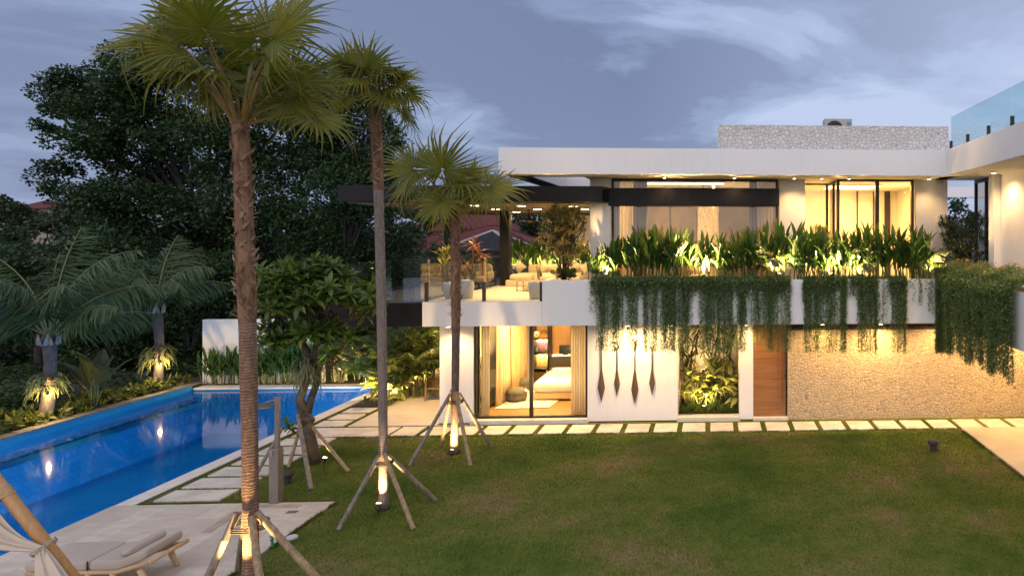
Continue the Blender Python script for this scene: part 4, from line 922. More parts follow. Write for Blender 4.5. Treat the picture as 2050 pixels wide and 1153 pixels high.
FLOWER_O = leaf('ixora_flower', (.75, .25, .08), (.8, .32, .12), None, .2)
FLOWER_R = leaf('heliconia_flower', (.7, .08, .05), (.8, .12, .07), None, .1)
DRY = leaf('dry_frond', (.30, .17, .06), (.42, .24, .09), None, .2)
HLEAF = blade(4, .17, .35, .35, .42, 3)
DLEAF = blade(5, .25, .25, .6, .42, 7, m=(0, 1))
FLEAF = blade(4, .10, .35, .6, .55, 3)
RLEAF = blade(4, .16, .3, .3, .55, 3)
# ------------------------------------------------------------------ heliconia / ginger clumps
def heliconia(seed, h=1.25, n=13, spread=.30):
    g = np.random.default_rng(seed); t = thing('heliconia', None, 'plant'); lf, st = MB(), MB()
    for k in range(n):
        a = g.uniform(0, 6.28); r = spread * math.sqrt(g.uniform(0, 1)); b = np.array([r * math.cos(a) * 1.4, r * math.sin(a) * .7, 0])
        hh = h * g.uniform(.55, .8); lean = np.array([g.normal(0, .12), g.normal(0, .06), 1.0])
        tip = b + lean * hh; st.tube([b, b + lean * hh * .5 + g.normal(0, .01, 3), tip], [.014, .011, .006], 5)
        m = g.integers(4, 7); ts = np.linspace(.38, 1.0, m); az0 = g.uniform(0, 6.28)
        az = az0 + np.arange(m) * 2.6 + g.normal(0, .3, m); el = np.radians(g.uniform(42, 80, m)); el[-1] = R(84)
        d = np.stack([np.cos(el) * np.cos(az), np.cos(el) * np.sin(az) * .8, np.sin(el)], 1); up = np.stack([-np.sin(el) * np.cos(az), -np.sin(el) * np.sin(az), np.cos(el)], 1) + g.normal(0, .25, (m, 3))
        L = h * g.uniform(.30, .44, m); lf.scatter(HLEAF, frames(d, up), b + lean * (hh * ts)[:, None], np.stack([L * .72, L, L], 1))
    lf.build('foliage', HELI, t); st.build('stem', HSTEM, t)
    return t
def fan_leaf_rosette(): pass
PROTO_H = [heliconia(s) for s in (1, 2, 3, 4)]
used = [False] * 4
def put(protos, flags, i, loc, rz, sc, label, group=None):
    p = protos[i]
    if not flags[i]:
        flags[i] = True; place(p, loc, rz, sc); p['label'] = label
        if group: p['group'] = group
        return p
    return copy_tree(p, loc, rz, sc, label, group)
xs = np.linspace(gx(1196, 18.5), gx(1872, 18.5), 24)
hts = [.62, .74, .86, .98, 1.0, .98, .96, .92, .80, .92, 1.04, 1.10, 1.05, .98, .86, .92, 1.05, .98, 1.02, .95, 1.08, 1.02, .98, .90]
LX = [gx(k, 18.2) for k in (1213, 1409, 1561, 1664, 1722, 1873)]
xs = [x for x in xs if min(abs(x - k) for k in LX) > .12]
for i, x in enumerate(xs):
    put(PROTO_H, used, i % 4, (x + rnd.uniform(-.05, .05), 18.5 + (-.12 if i % 2 else .12), ZP1 - .08), rnd.choice((0, math.pi)) + rnd.uniform(-.3, .3), hts[i] * rnd.uniform(1.0, 1.16), 'green heliconia clump in the balcony planter, %s from the white column' % ORD[i], 'heliconias in the balcony planter')
for i in range(9):   # behind the terrace sofa
    put(PROTO_H, used, i % 4, (gx(1022 + 18 * i, 26.1), 26.1 + rnd.uniform(-.1, .1), ZF + .40), rnd.uniform(0, 6), rnd.uniform(.78, .95), 'bright green heliconia clump behind the cream sofa, %s from the black column' % ORD[i], 'heliconias behind the sofa')
for i in range(10):  # in front of the garden wall at the end of the pool
    put(PROTO_H, used, (i + 1) % 4, (gx(422 + 22 * i, 24.1), 24.15, 0), rnd.uniform(-.4, .4) + 3.14 * (i % 2), rnd.uniform(.92, 1.08) * (1.12 if i > 5 else .86), 'dark green heliconia clump against the white garden wall, %s from its free end' % ORD[i], 'heliconias along the garden wall')
# a few red blooms between the stems
for i, (a, b) in enumerate(((1238, 543), (1470, 527), (1506, 538))):
    p = at(a, b, 18.25); m = MB(); rosette(m, LEAF3, p, 9, .10, 20, 75, nr, lw=1.3); tag(m.build('red_flower', FLOWER_R), 'small red bloom among the balcony heliconias, %s from the white column' % ORD[i], 'flower', 'red blooms')
# ------------------------------------------------------------------ hanging vines
def vine(seed, pts, dens=1.0, tag_=None, bulge=.10, width=1.0):
    """strands falling from the wall top; pts = list of (x, y, ztop, zbottom)"""
    g = np.random.default_rng(seed); P, D, U, Sc = [], [], [], []; st = MB()
    for (x, y, nx, ny, z1, z0) in pts:
        L = z1 - z0; n = max(4, int(L * 62 * dens)); s = np.linspace(0, 1, n)
        out = bulge * g.uniform(.5, 1.1) * np.minimum(1, s * 9) * (1 - .35 * s); ph = g.uniform(0, 6.28); sw = .014 * np.sin(s * L * g.uniform(3, 7) + ph)
        drift = g.normal(0, .018) * s
        px_, py_ = x + nx * out + ny * (sw + drift), y + ny * out + nx * (sw + drift); pz = z1 - L * s + .05 * np.maximum(0, 1 - s * 12)
        if g.uniform() < .6:
            q = np.stack([px_, py_, pz], 1)[::max(1, n // 7)]; st.tube(q, .0035, 3, caps=False)
        P.append(np.stack([px_, py_, pz], 1) + g.normal(0, .018, (n, 3)))
        a = g.uniform(0, 6.28, n); d = np.stack([np.cos(a) * .8, np.sin(a) * .8, g.uniform(-1.1, .25, n)], 1); D.append(d); U.append(np.stack([np.cos(a) * .4, np.sin(a) * .4, np.ones(n)], 1))
        l = g.uniform(.042, .082, n) * (1.15 - .3 * s); Sc.append(np.stack([l * 1.15, l, l], 1))
    m = MB(); m.scatter(SMALL, frames(np.concatenate(D), np.concatenate(U)), np.concatenate(P), np.concatenate(Sc)); return m, st
def strands(a0, a1, ybot, per_m, g, long=.75, y=YP - .02, zt=ZP1 + .03):
    x0, x1 = gx(a0, y), gx(a1, y); zb = gz((a0 + a1) / 2, ybot, y); n = max(3, int((x1 - x0) * per_m)); out = []
    e = min(.03, (x1 - x0) * .2); cs = g.uniform(x0 + e, x1 - e, max(1, int((x1 - x0) * 11))); xs_ = np.clip(g.choice(cs, n) + g.normal(0, .075, n), x0 + e * .5, x1 - e * .5)
    for x in xs_:
        zz = zb + abs(g.normal(0, .05)) if g.uniform() < min(.94, long + .16) else zt - (zt - zb) * g.uniform(.25, .9)
        out.append((x, y, 0, -1, zt, zz))
    return out
VC = [(1183, 1192, 625, 12, .5), (1191, 1248, 703, 52, .72), (1252, 1277, 700, 48, .8), (1289, 1352, 703, 62, .78), (1358, 1389, 700, 55, .7), (1396, 1452, 706, 52, .7), (1456, 1493, 704, 58, .8), (1496, 1532, 690, 34, .45), (1530, 1581, 704, 52, .6),
      (1603, 1609, 610, 10, .6), (1610, 1692, 706, 62, .72), (1704, 1753, 706, 58, .7), (1753, 1782, 690, 15, .5), (1779, 1812, 706, 60, .8), (1812, 1850, 612, 20, .5), (1858, 1866, 625, 12, .8)]
for i, (a0, a1, yb, pm, lg) in enumerate(VC):
    m, st = vine(100 + i, strands(a0, a1, yb, pm, np.random.default_rng(50 + i), lg))
    t = thing('hanging_vine', 'trailing green vine over the white balcony edge, %s curtain from the left' % ORD[i], 'vine', at((a0 + a1) / 2, 560, YP), 'vines over the balcony edge')
    m.build('foliage', VINE, t)
    if len(st.V) > 10: st.build('stem', VSTEM, t)
def fringe():
    g = np.random.default_rng(4); t = thing('vine_fringe', 'thick fringe of creeper tips folded over the top of the balcony wall', 'vine', at(1400, 565, YP)); pts = []
    for a0, a1, n in ((1184, 1582, 520), (1609, 1694, 110), (1703, 1756, 62), (1777, 1813, 46)):
        for x in g.uniform(gx(a0, YP), gx(a1, YP), n): pts.append((x, YP - .02, 0, -1, ZP1 + .05, ZP1 - .10 - .42 * g.uniform(0, 1) ** 2.2))
    m, st = vine(44, pts, 1.15, bulge=.13); m.build('foliage', VINE, t); st.build('stem', VSTEM, t)
fringe()
def creeper_top():
    """low mat of the same creeper on the planter soil"""
    g = np.random.default_rng(5); N = 9000; x = g.uniform(gx(1183, YP), gx(1582, YP), N); x2 = g.uniform(gx(1606, YP), gx(1815, YP), N // 2); x = np.concatenate([x, x2]); n = len(x)
    y = YP + .10 + np.abs(g.normal(0, .11, n)); z = ZP1 + g.uniform(-.04, .07, n); d = rdirs(n, g, -.2, 1); l = g.uniform(.03, .06, n)
    m = MB(); m.scatter(SMALL, frames(d, g.normal(0, .4, (n, 3)) + [0, 0, 1]), np.stack([x, y, z], 1), np.stack([l * 1.2, l, l], 1)); tag(m.build('creeper', VINE), 'low creeping ground cover along the top of the balcony planter', 'creeper', kind='stuff')
creeper_top()
def wing_ivy():
    g = np.random.default_rng(77); t = thing('trailing_ivy', 'thick mass of trailing ivy cascading over the wing balcony corner', 'ivy', (6.2, 17, ZP1))
    pts = []
    for k in range(210):                                   # front face round the corner
        x = g.uniform(gx(1870, YP), 6.25); zb = gz(1890, 704, YP) + abs(g.normal(0, .07)); pts.append((x, YP - .03, 0, -1, ZP1 + .25, zb if g.uniform() < .8 else g.uniform(zb, 3.5)))
    for k in range(480):                                   # along the wing parapet, coming toward the lawn
        y = g.uniform(13.55, 18.02); s = (18 - y) / 4; zb = 2.05 - .02 * s + .16 * math.sin(y * 5) * .5 + abs(g.normal(0, .10))
        if math.sin(y * 9.0) > .55 and g.uniform() < .8: zb += g.uniform(.6, 1.0)
        pts.append((6.18, y, -1, 0, ZP1 + .22, zb if g.uniform() < .75 else g.uniform(zb, 3.4)))
    m, st = vine(78, pts, .95, bulge=.26); m.build('foliage', VINE, t); st.build('stem', VSTEM, t)
    N = 9000; y = g.uniform(13.3, 18.05, N); x = 6.12 + np.abs(g.normal(0, .32, N)); z = ZP1 + .10 + .34 * np.exp(-((x - 6.5) / .45) ** 2) * (.7 + .3 * np.sin(y * 4)) + g.normal(0, .05, N)
    d = rdirs(N, g, -.3, 1); l = g.uniform(.035, .07, N); m = MB(); m.scatter(SMALL, frames(d, g.normal(0, .4, (N, 3)) + [0, 0, 1]), np.stack([x, y, z], 1), np.stack([l * 1.2, l, l], 1)); m.build('mound', HEDGE if False else VINE, t)
    N = 300; y = g.uniform(14.4, 18.0, N); x = 6.2 + g.uniform(.0, .75, N); keep = g.uniform(0, 1, N) < .35 + .5 * np.sin(y * 3.1) ** 2; x, y = x[keep], y[keep]; N = len(x)
    z = ZP1 + .18 + .34 * np.exp(-((x - 6.5) / .45) ** 2) * (.7 + .3 * np.sin(y * 4)); m = MB()
    l = g.uniform(.03, .05, N); m.scatter(LEAF2, frames(rdirs(N, g, .2, 1), g.normal(0, 1, (N, 3))), np.stack([x, y, z + g.uniform(.0, .06, N)], 1), np.stack([l * 1.8, l, l], 1)); m.build('blossoms', FLOWER_O, t)
wing_ivy()
# ------------------------------------------------------------------ shrubs from leaf rosettes on forking stems
def bush(name, label, cat, loc, h, w, mats, seed, nt=38, nl=12, L=.16, tpl=STRIP, lw=1.6, stems=5, d=None, el=(-10, 70), z0=.35, group=None, flare=.6):
    g = np.random.default_rng(seed); t = thing(name, label, cat, loc, group); c = np.array(tuple(loc), float); lf, st = MB(), MB(); d = d or w
    fork = [c + [g.normal(0, w * .14), g.normal(0, d * .12), h * g.uniform(.3, .5)] for _ in range(stems)]
    for f in fork: st.tube([c + g.normal(0, .05, 3) * [1, 1, 0], (c + f) / 2 + g.normal(0, .02, 3), f], [.008 * h + .008, .006 * h + .006, .005 * h + .004], 6)
    for k in range(nt):
        zt = h * (z0 + (1 - z0) * math.sqrt(g.uniform(0, 1))); rr = w / 2 * (1 - flare * abs(2 * (zt / h - z0) / (1 - z0) - 1) ** 1.6) * math.sqrt(g.uniform(.1, 1)); a = g.uniform(0, 6.28)
        p = c + [rr * math.cos(a), rr * math.sin(a) * d / w, zt]; f = fork[g.integers(stems)]
        st.tube([f, (f + p) / 2 + [0, 0, -.02], p], [.010, .007, .005], 4, caps=False)
        ax = Vector(p - c - np.array([0, 0, h * .3])).normalized() + Vector((0, 0, .7))
        rosette(lf, tpl, p, nl, L, el[0], el[1], g, ax, lw=lw)
    lf.build('foliage', mats[0], t); st.build('stem', mats[1], t); return t
bush('variegated_shrub', 'tall olive croton shrub with many thin stems at the end of the white planter', 'shrub', at(1128, 560, 18.55) , 1.95, 1.35, (CROTON, BARK), 21, 190, 15, .17, STRIP, 2.2, 9, .8, z0=.16, flare=.45)
bush('low_shrub', 'low dark green cover round the foot of the olive croton shrub', 'shrub', at(1132, 561, 18.42), .28, .9, (HEDGE, BARK), 22, 60, 9, .10, LEAF3, 1.2, 6, .4, z0=.2)
bush('oleander', 'warm lit oleander bush in the recess beside the bright upper window', 'shrub', (gx(1640, 19.6), 19.6, ZP1 - .3), 1.75, 1.0, (CROTON, BARK), 23, 70, 12, .17, STRIP, 1.6, 6, .7)
bush('podocarpus', 'dark round topped shrub with rosettes beside the wing window', 'shrub', (gx(1925, 18.6), 18.6, ZP1 - .25), 1.95, 1.55, (leaf('dark_rosette', (.014, .034, .012), (.026, .052, .018), (.05, .085, .025), .2), BARK), 24, 130, 15, .19, STRIP, 2.3, 7, 1.0, z0=.15, flare=.3)
def cane_plant(name, label, loc, h, mt, seed, heads, L=.42, n=16, tpl=FLEAF, lw=.9, el=(-5, 80)):
    g = np.random.default_rng(seed); t = thing(name, label, 'plant', loc); lf, st = MB(), MB(); c = np.array(tuple(loc), float)
    for (dx, dz) in heads:
        p = c + [dx, g.normal(0, .05), dz * h]; st.tube([c + [dx * .2, 0, 0], c + [dx * .5, 0, dz * h * .5], p], [.02, .016, .012], 6); rosette(lf, tpl, p, n, L, el[0], el[1], g, (dx * .6, 0, 1), lw=lw)
    lf.build('foliage', mt, t); st.build('stem', PSTEM, t); return t
cane_plant('potted_dracaena', 'yellow green broad leafed plant in the round pot on the terrace', (gx(897, 18.95), 18.95, ZF + .40), 1.0, leaf('yellow_leaf', (.16, .20, .03), (.28, .28, .05), (.34, .30, .10), .35), 31, [(-.05, .55), (.02, .85), (-.12, .75), (-.16, .5)], .36, 7, RLEAF, .8, (20, 80))
cane_plant('cordyline', 'red brown cordyline with drooping leaves in the tall terrace pot', (gx(945, 18.95), 18.95, ZF + .44), 1.05, CORDY, 32, [(.03, .95), (.24, .62), (-.12, .42), (.16, .75)], .36, 13, FLEAF, 1.0, (-45, 70))
cane_plant('table_plant', 'sprig of yellow leaves behind the coffee table', (gx(1078, 22.4), 22.4, ZF + .32), .5, CROTON, 33, [(0, .5), (.06, .8), (-.06, .7)], .16, 9, STRIP, 2.2, (0, 80))
# ------------------------------------------------------------------ feather palms
def feather(label, loc, n, L, ll, seed, mats=(ARECA, PSTEM), el=(35, 85), droop=(.9, 1.6), name='areca_palm', stem=.5, rr=.011, lw=.028, nn=34, sx=1.0, az0=None, spread=.1, group=None):
    g = np.random.default_rng(seed); t = thing(name, label, 'palm', loc, group); lf, st = MB(), MB(); c = np.array(tuple(loc), float)
    for k in range(n):
        az = k * 2.39996 + g.uniform(-.3, .3) if az0 is None else az0[k]; b = c + [g.normal(0, spread), g.normal(0, spread), 0]; top = b + [g.normal(0, .03), g.normal(0, .03), stem * g.uniform(.6, 1)]
        st.tube([b, top], [rr * 1.6, rr], 5); pinnate(lf, top, az, R(g.uniform(*el)), L * g.uniform(.7, 1.1), g.uniform(*droop), ll, nn, g, lw, 0, 1, .45, rr)
    lf.build('fronds', list(mats), t); st.build('stem', mats[1], t); return t
DKP = leaf('dark_palm_leaf', (.03, .055, .018), (.05, .075, .022), (.075, .09, .03), .25)
feather('small feathery palm rising from the planter before the middle white pier', (gx(1548, 18.5), 18.5, ZP1 - .05), 9, 1.15, .34, 41, (DKP, PSTEM), (50, 85), (1.2, 2.2), stem=.35, name='pygmy_palm', lw=.016, nn=44)
feather('small feathery palm in front of the dark centre of the curtained window', (gx(1345, 18.6), 18.6, ZP1 - .05), 8, .85, .28, 42, (DKP, PSTEM), (55, 88), (.5, 1.2), stem=.45, name='pygmy_palm', lw=.016, nn=36)
feather('small arching palm in front of the bright upper glass', (gx(1725, 18.5), 18.5, ZP1 - .05), 8, 1.1, .32, 43, (DKP, PSTEM), (50, 85), (1.2, 2.2), stem=.35, name='pygmy_palm', lw=.016, nn=44)
feather('small arching palm in front of the white pier next to the wing', (gx(1852, 18.5), 18.5, ZP1 - .05), 9, 1.05, .32, 44, (DKP, PSTEM), (45, 85), (1.0, 2.0), stem=.35, name='pygmy_palm', lw=.016, nn=44)
for i, (a, yy, h, lab) in enumerate(((790, 22.6, 1.9, 'tall lit areca palm behind the cream variegated plants'), (830, 22.0, 2.0, 'brightest areca palm beside the wooden chair patio'), (862, 22.8, 2.2, 'areca palm against the house corner at the patio'), (745, 23.3, 1.6, 'areca palm arching over the far corner of the pool'), (815, 24.4, 2.3, 'rear areca palm under the dark terrace edge'), (775, 24.9, 2.3, 'rear areca palm beside the second palm trunk'))):
    feather(lab, (gx(a, yy), yy, 0), 22, h * .80, .42, 50 + i, el=(48, 86), droop=(.7, 1.6), stem=h * .38, lw=.02, nn=36, spread=.16, group='areca palms in the lit bed')
for i, (a, yy, h, lab) in enumerate(((700, 25.6, 2.3, 'tall rear areca palm above the dark red cordyline'), (735, 25.9, 2.4, 'tall rear areca palm left of the slender palm trunk'), (768, 25.7, 2.4, 'tall rear areca palm right of the slender palm trunk'), (800, 25.9, 2.4, 'tall rear areca palm in the middle of the lit bed'), (832, 25.5, 2.4, 'tall rear areca palm toward the house'), (862, 25.2, 2.4, 'tall rear areca palm nearest the house corner'), (845, 23.6, 2.2, 'areca palm behind the wooden chair'), (812, 23.2, 2.1, 'areca palm leaning over the bright variegated plant'))):
    feather(lab, (gx(a, yy), yy, 0), 22, h * .72, .36, 150 + i, el=(58, 88), droop=(.6, 1.4), stem=h * .5, lw=.022, nn=34, spread=.22, group='areca palms in the lit bed')
# bananas / strelitzia in the lit bed
def big_leaf_plant(label, loc, n, L, seed, mt=HELI, el=(35, 80), stem=.5, name='strelitzia', W=.8, group=None):
    g = np.random.default_rng(seed); t = thing(name, label, 'plant', loc, group); lf, st = MB(), MB(); c = np.array(tuple(loc), float)
    for k in range(n):
        az = k * 2.39996 + g.uniform(-.4, .4); el_ = R(g.uniform(*el)); s = L * g.uniform(.5, .75); d = np.array([math.cos(el_) * math.cos(az), math.cos(el_) * math.sin(az), math.sin(el_)])
        p0 = c + [g.normal(0, .05), g.normal(0, .05), 0]; p = p0 + np.array([0, 0, stem * g.uniform(.4, 1)]) + d * s * .7; st.tube([p0, p0 + (p - p0) * .5 + [0, 0, .06], p], [.02, .015, .01], 5)
        up = np.array([[-math.sin(el_) * math.cos(az), -math.sin(el_) * math.sin(az), math.cos(el_)]]); lf.scatter(blade(6, .2, .3, .7, .4, 3), frames(d[None] * 1.0, up + g.normal(0, .2, (1, 3))), p[None], np.array([[L * W, L, L]]))
    lf.build('foliage', mt, t); st.build('stem', HSTEM, t); return t
for i, (a, yy, L, n, lab) in enumerate(((852, 23.6, .85, 12, 'tall banana like plant against the house corner'), (690, 24.6, .8, 12, 'broad leafed plant above the lit spot at the end of the pool'), (668, 24.5, .6, 14, 'broad leafed plant at the right end of the garden wall'), (715, 24.8, .8, 12, 'broad leafed plant beside the lit spot by the pool end'))):
    big_leaf_plant(lab, (gx(a, yy), yy, 0), n, L, 60 + i, stem=1.0, group='broad leafed plants in the lit bed')
cane_plant('red_cordyline', 'dark red cordyline lit from below at the end of the pool', (gx(683, 24.3), 24.3, 0), 1.4, leaf('maroon_leaf', (.10, .05, .02), (.16, .08, .03), (.20, .12, .04), .3), 66, [(-.25, .6), (.05, .75), (.3, .55), (-.1, .4), (.2, .35), (-.35, .35)], .42, 18, STRIP, 1.7, (-20, 80))
# variegated dieffenbachias
def dief(label, loc, n, L, seed, h=.25, group=None):
    g = np.random.default_rng(seed); t = thing('dieffenbachia', label, 'plant', loc, group); lf, st = MB(), MB(); c = np.array(tuple(loc), float)
    for k in range(n):
        p = c + [g.normal(0, .22), g.normal(0, .15), h * g.uniform(.4, 1.3)]; st.tube([(c[0] + (p[0] - c[0]) * .4, c[1] + (p[1] - c[1]) * .4, c[2]), p], [.016, .012], 5)
        rosette(lf, DLEAF, p, 7, L, 0, 65, g, (p[0] - c[0], p[1] - c[1] - .1, .8), lw=.85)
    lf.build('foliage', [DIEF_G, DIEF_C], t); st.build('stem', HSTEM, t); return t
for i, (a, b, n, L, h, lab) in enumerate(((763, 800, 10, .60, .5, 'pale variegated plant overhanging the pool corner'), (800, 800, 12, .64, .55, 'brightest cream variegated plant at the patio bed'), (838, 782, 9, .52, .5, 'small variegated plant near the wooden chair'), (775, 812, 6, .36, .3, 'low variegated plant at the front of the patio bed'))):
    p = gnd(a, b); dief(lab, (p.x - (.4 if a > 790 else .1), p.y + .25, 0), n, L, 70 + i, h, 'variegated plants in the patio bed')
for i, (a, yy, n, L, h, lab) in enumerate(((1395, 19.9, 9, .52, .85, 'variegated plant at the left of the courtyard'), (1430, 20.0, 10, .55, .9, 'large yellow green variegated plant in the middle of the courtyard'), (1462, 19.8, 9, .52, .75, 'variegated plant at the right of the courtyard'), (1412, 19.5, 6, .34, .5, 'small variegated plant above the courtyard spotlight'))):
    dief(lab, (gx(a, yy), yy, .1), n, L, 80 + i, h, 'variegated courtyard plants')
for i, a in enumerate((1372, 1392, 1418, 1441, 1463, 1380, 1428, 1454)):
    yy = 19.15 if i < 5 else 19.45; p = (gx(a, yy), yy, .1); t = thing('fern', 'rosette fern at the front edge of the courtyard, %s from the paddle wall' % ORD[[0, 2, 3, 5, 7, 1, 4, 6][i]], 'fern', p, 'courtyard ferns'); m = MB(); g = np.random.default_rng(90 + i)
    rosette(m, FLEAF, (p[0], p[1], p[2] + .02), 18, .34, 15, 78, g, lw=.8); m.build('fronds', FERN, t)
for i, (a, yy, h, lab) in enumerate(((1385, 20.9, 2.0, 'thin dark cane plant at the left rear of the courtyard'), (1425, 20.8, 2.1, 'thin dark cane plant at the middle rear of the courtyard'), (1455, 20.9, 2.2, 'thin dark cane plant at the right rear of the courtyard'), (1375, 20.2, 1.7, 'thin dark cane plant behind the courtyard edge by the paddle wall'))):
    cane_plant('dracaena', lab, (gx(a, yy), yy, .1), h, DKP, 95 + i, [(-.15, .95), (.12, .8), (.0, .6), (.2, 1.05), (-.25, .7)], .45, 18, STRIP, 1.3, (-40, 75))
s = MB(); s.box(XK0 + .02, XK1 - .02, 19.0 + .07, 21.58, .0, .095); struct(s.build('courtyard_soil', SOIL))
s = MB(); s.box(PR + .36, -9.72, 20.86, 29, -.07, .0); struct(s.build('garden_bed', SOIL))
# ------------------------------------------------------------------ tall fan palms on the lawn
def ring_bark(name, c1, c2, freq=26, cs=(.40, .32, .25)):
    m, t, b = new_mat(name); o = t.new('ShaderNodeTexCoord').outputs['Object']
    wv = t.new('ShaderNodeTexWave', wave_type='BANDS', bands_direction='Z'); wv.inputs['Scale'].default_value = freq / 6.283 * 2; wv.inputs['Distortion'].default_value = 5.5; wv.inputs['Detail'].default_value = 3; wv.inputs['Detail Scale'].default_value = 1.4
    t.link(t.mapping(o, (1, 1, 1)), wv.inputs['Vector']); n = t.noise(t.mapping(o, (6, 6, 2)), 3, 5)
    f = t.math('ADD', t.math('MULTIPLY', t.math('POWER', wv.outputs['Fac'], 5.0), .42), t.math('MULTIPLY', n, .72))
    t.link(t.ramp(f, [(.30, c1), (.62, c2), (.72, c2), (.86, cs)]), b.inputs['Base Color']); b.inputs['Roughness'].default_value = .85; t.link(t.bump(f, .7, .02), b.inputs['Normal']); return m
RB1 = ring_bark('ringed_bark', (.13, .070, .045), (.27, .155, .10), 22); RB2 = ring_bark('grey_ringed_bark', (.155, .12, .10), (.29, .235, .205), 30)
RB3 = ring_bark('brown_bark', (.10, .06, .045), (.20, .13, .095), 28)
RB4 = ring_bark('dark_ringed_bark', (.06, .05, .045), (.12, .10, .09), 30, (.24, .21, .18))
FIBRE = mat('palm_fibre', (.115, .056, .032), (.28, .155, .09), rough=.9, scale=6, stretch=(2, 2, .6), bump=.5, bscale=14, dist=.03)
BOOT = mat('leaf_base', (.14, .075, .04), (.40, .26, .16), rough=.8, scale=4)
def fan_blade(seg=38, arc=150, split=.52, cup=.12, g=None):
    """pleated round palm blade, base at origin, axis +Y, upper side +Z, radius about 1"""
    v, f = [], []; th = np.linspace(-R(arc), R(arc), seg + 1); rs = (0.04, .3, split, .74, .90, 1.0)
    for i in range(seg):
        tm = (th[i] + th[i + 1]) / 2; dth = th[1] - th[0]; rad = (1.0 - .22 * (abs(tm) / R(arc)) ** 2) * (g.uniform(.86, 1.06)); drp = g.uniform(.03, .5) if g.uniform() < .85 else g.uniform(.6, 1.0); b = len(v); sp = split * g.uniform(.8, 1.12)
        for r in rs:
            k = 1.0 if r <= sp else max(.05, (1 - (r - sp) / (1 - sp)) ** .8 * sp / r)
            z0 = cup * r * r - (drp * (r - sp) ** 2 * 4 if r > sp else 0)
            for u in (-1, 0, 1):
                a = tm + u * dth / 2 * k; rr = r * rad; v.append((rr * math.sin(a), rr * math.cos(a), z0 + (0 if u else -.022 * r ** .5 * k) + .0))
        for q in range(len(rs) - 1):
            for u in range(2): f.append((b + q * 3 + u, b + q * 3 + u + 1, b + q * 3 + u + 4, b + q * 3 + u + 3))
    return np.array(v), [(np.array(f), 0)]
def fan_palm(label, base, top, rad, leaves, seed, bark, fibre_from, Rl=.85, pl=1.0):
    """leaves: list of (hub offset from trunk top, blade axis, blade normal, size) or None for golden-angle ones"""
    g = np.random.default_rng(seed); t = thing('fan_palm', label, 'palm', base, 'tall fan palms on the lawn'); b, tp = np.array(tuple(base)), np.array(tuple(top))
    ts = np.linspace(0, 1, 46); bow = np.stack([.05 * np.sin(ts * 2.6) * 1.0, 0 * ts, 0 * ts], 1); P = b + (tp - b) * ts[:, None] + bow - bow[-1] * ts[:, None]
    H = tp[2] - b[2]; zz = ts * H; rr = np.interp(ts, [0, .03, .12, fibre_from - .01, fibre_from + .03, .9, 1], rad) * (1 + .018 * np.sin(zz * 38) + g.normal(0, .012, len(ts)))
    k = int(fibre_from * 45); tr = MB(); tr.tube(P[:k + 1], rr[:k + 1], 16); o = tr.build('trunk', bark, t, smooth=True)
    fb = MB(); fb.tube(P[k:], rr[k:], 14, 0)
    n = int((1 - fibre_from) * H * 34)                     # old leaf bases
    for q in range(n):
        s = fibre_from + (1 - fibre_from) * (q + .5) / n; c = np.array([np.interp(s, ts, P[:, j]) for j in range(3)]); r = np.interp(s, ts, rr); az = q * 2.39996 + g.normal(0, .25)
        d = np.array([math.cos(az), math.sin(az), 0]); e = R(g.uniform(48, 80)); tg = np.array([-d[1], d[0], 0]) * g.choice((-1, 1)); sl = g.uniform(.3, 1.1); dd = np.array([[.25 * d[0] + sl * tg[0], .25 * d[1] + sl * tg[1], .75]]); L = r * g.uniform(1.0, 1.7)
        fb.scatter(blade(3, .17, .5, .45, .3, 3), frames(dd, d[None]), (c + d * r * .93)[None], np.array([[L, L, L]]), 1)
        if g.uniform() < .8:
            a2 = az + g.normal(0, .6); d2 = np.array([math.cos(a2), math.sin(a2), 0]); p0 = c + d2 * r; tang = np.array([-d2[1], d2[0], 0]) * g.choice((-1, 1)); fb.tube([p0, p0 + d2 * .03 + tang * .05 + [0, 0, .02], p0 + d2 * .05 + tang * .13 + [0, 0, g.uniform(-.05, .08)]], [.008, .006, .002], 4, 1, False)
    fb.build('fibre', [FIBRE, BOOT], t, smooth=False)
    for q, lf in enumerate(leaves):
        m = MB(); hub_off, ax, nrm, s = lf; hub = tp + np.array(hub_off); mid = tp + np.array(hub_off) * .5 + np.array([0, 0, .10 * np.linalg.norm(hub_off)])
        us = np.linspace(0, 1, 7)[:, None]; p0 = tp + np.array([hub_off[0], hub_off[1], 0]) / (np.linalg.norm(hub_off[:2]) + .05) * .06 - [0, 0, .15]
        C = (1 - us) ** 2 * p0 + 2 * us * (1 - us) * mid + us ** 2 * hub; m.tube(C, np.linspace(.028, .012, 7), 6, 1)
        m.scatter(fan_blade(36, 150 if s > .5 else 120, .5, g.uniform(.0, .22), g), frames(np.array([ax], float), np.array([nrm], float)), hub[None], np.array([[s, s, s]])); m.build('leaf', [PALM, PETI], t)
    return t
def auto_leaves(n, g, pl=.95, s=.85, emin=-30, emax=80, az0=0.0):
    out = []
    for k in range(n):
        az = az0 + k * 2.39996 + g.normal(0, .2); u = (k + .5) / n; el = R(emin + (emax - emin) * u + g.normal(0, 6)); L = pl * (1.0 - .25 * u) * g.uniform(.85, 1.1); sz = s * (1 - .22 * u ** 3) * g.uniform(.88, 1.08)
        h = np.array([math.cos(az), math.sin(az), 0]); hub = h * math.cos(el) * L + [0, 0, math.sin(el) * L + .12]
        ea = el - R(g.uniform(12, 45)); ax = h * math.cos(ea) + np.array([0, 0, math.sin(ea)]); nrm = -h * math.sin(ea) + np.array([0, 0, math.cos(ea)]) + g.normal(0, .3, 3)
        out.append((hub, ax, nrm, sz))
    return out
def off(x, y, xt, yt, Y, dy=0.0):
    p, q = at(x, y, Y), at(xt, yt, Y); return np.array([p.x - q.x, dy, p.z - q.z])
gp = np.random.default_rng(3)
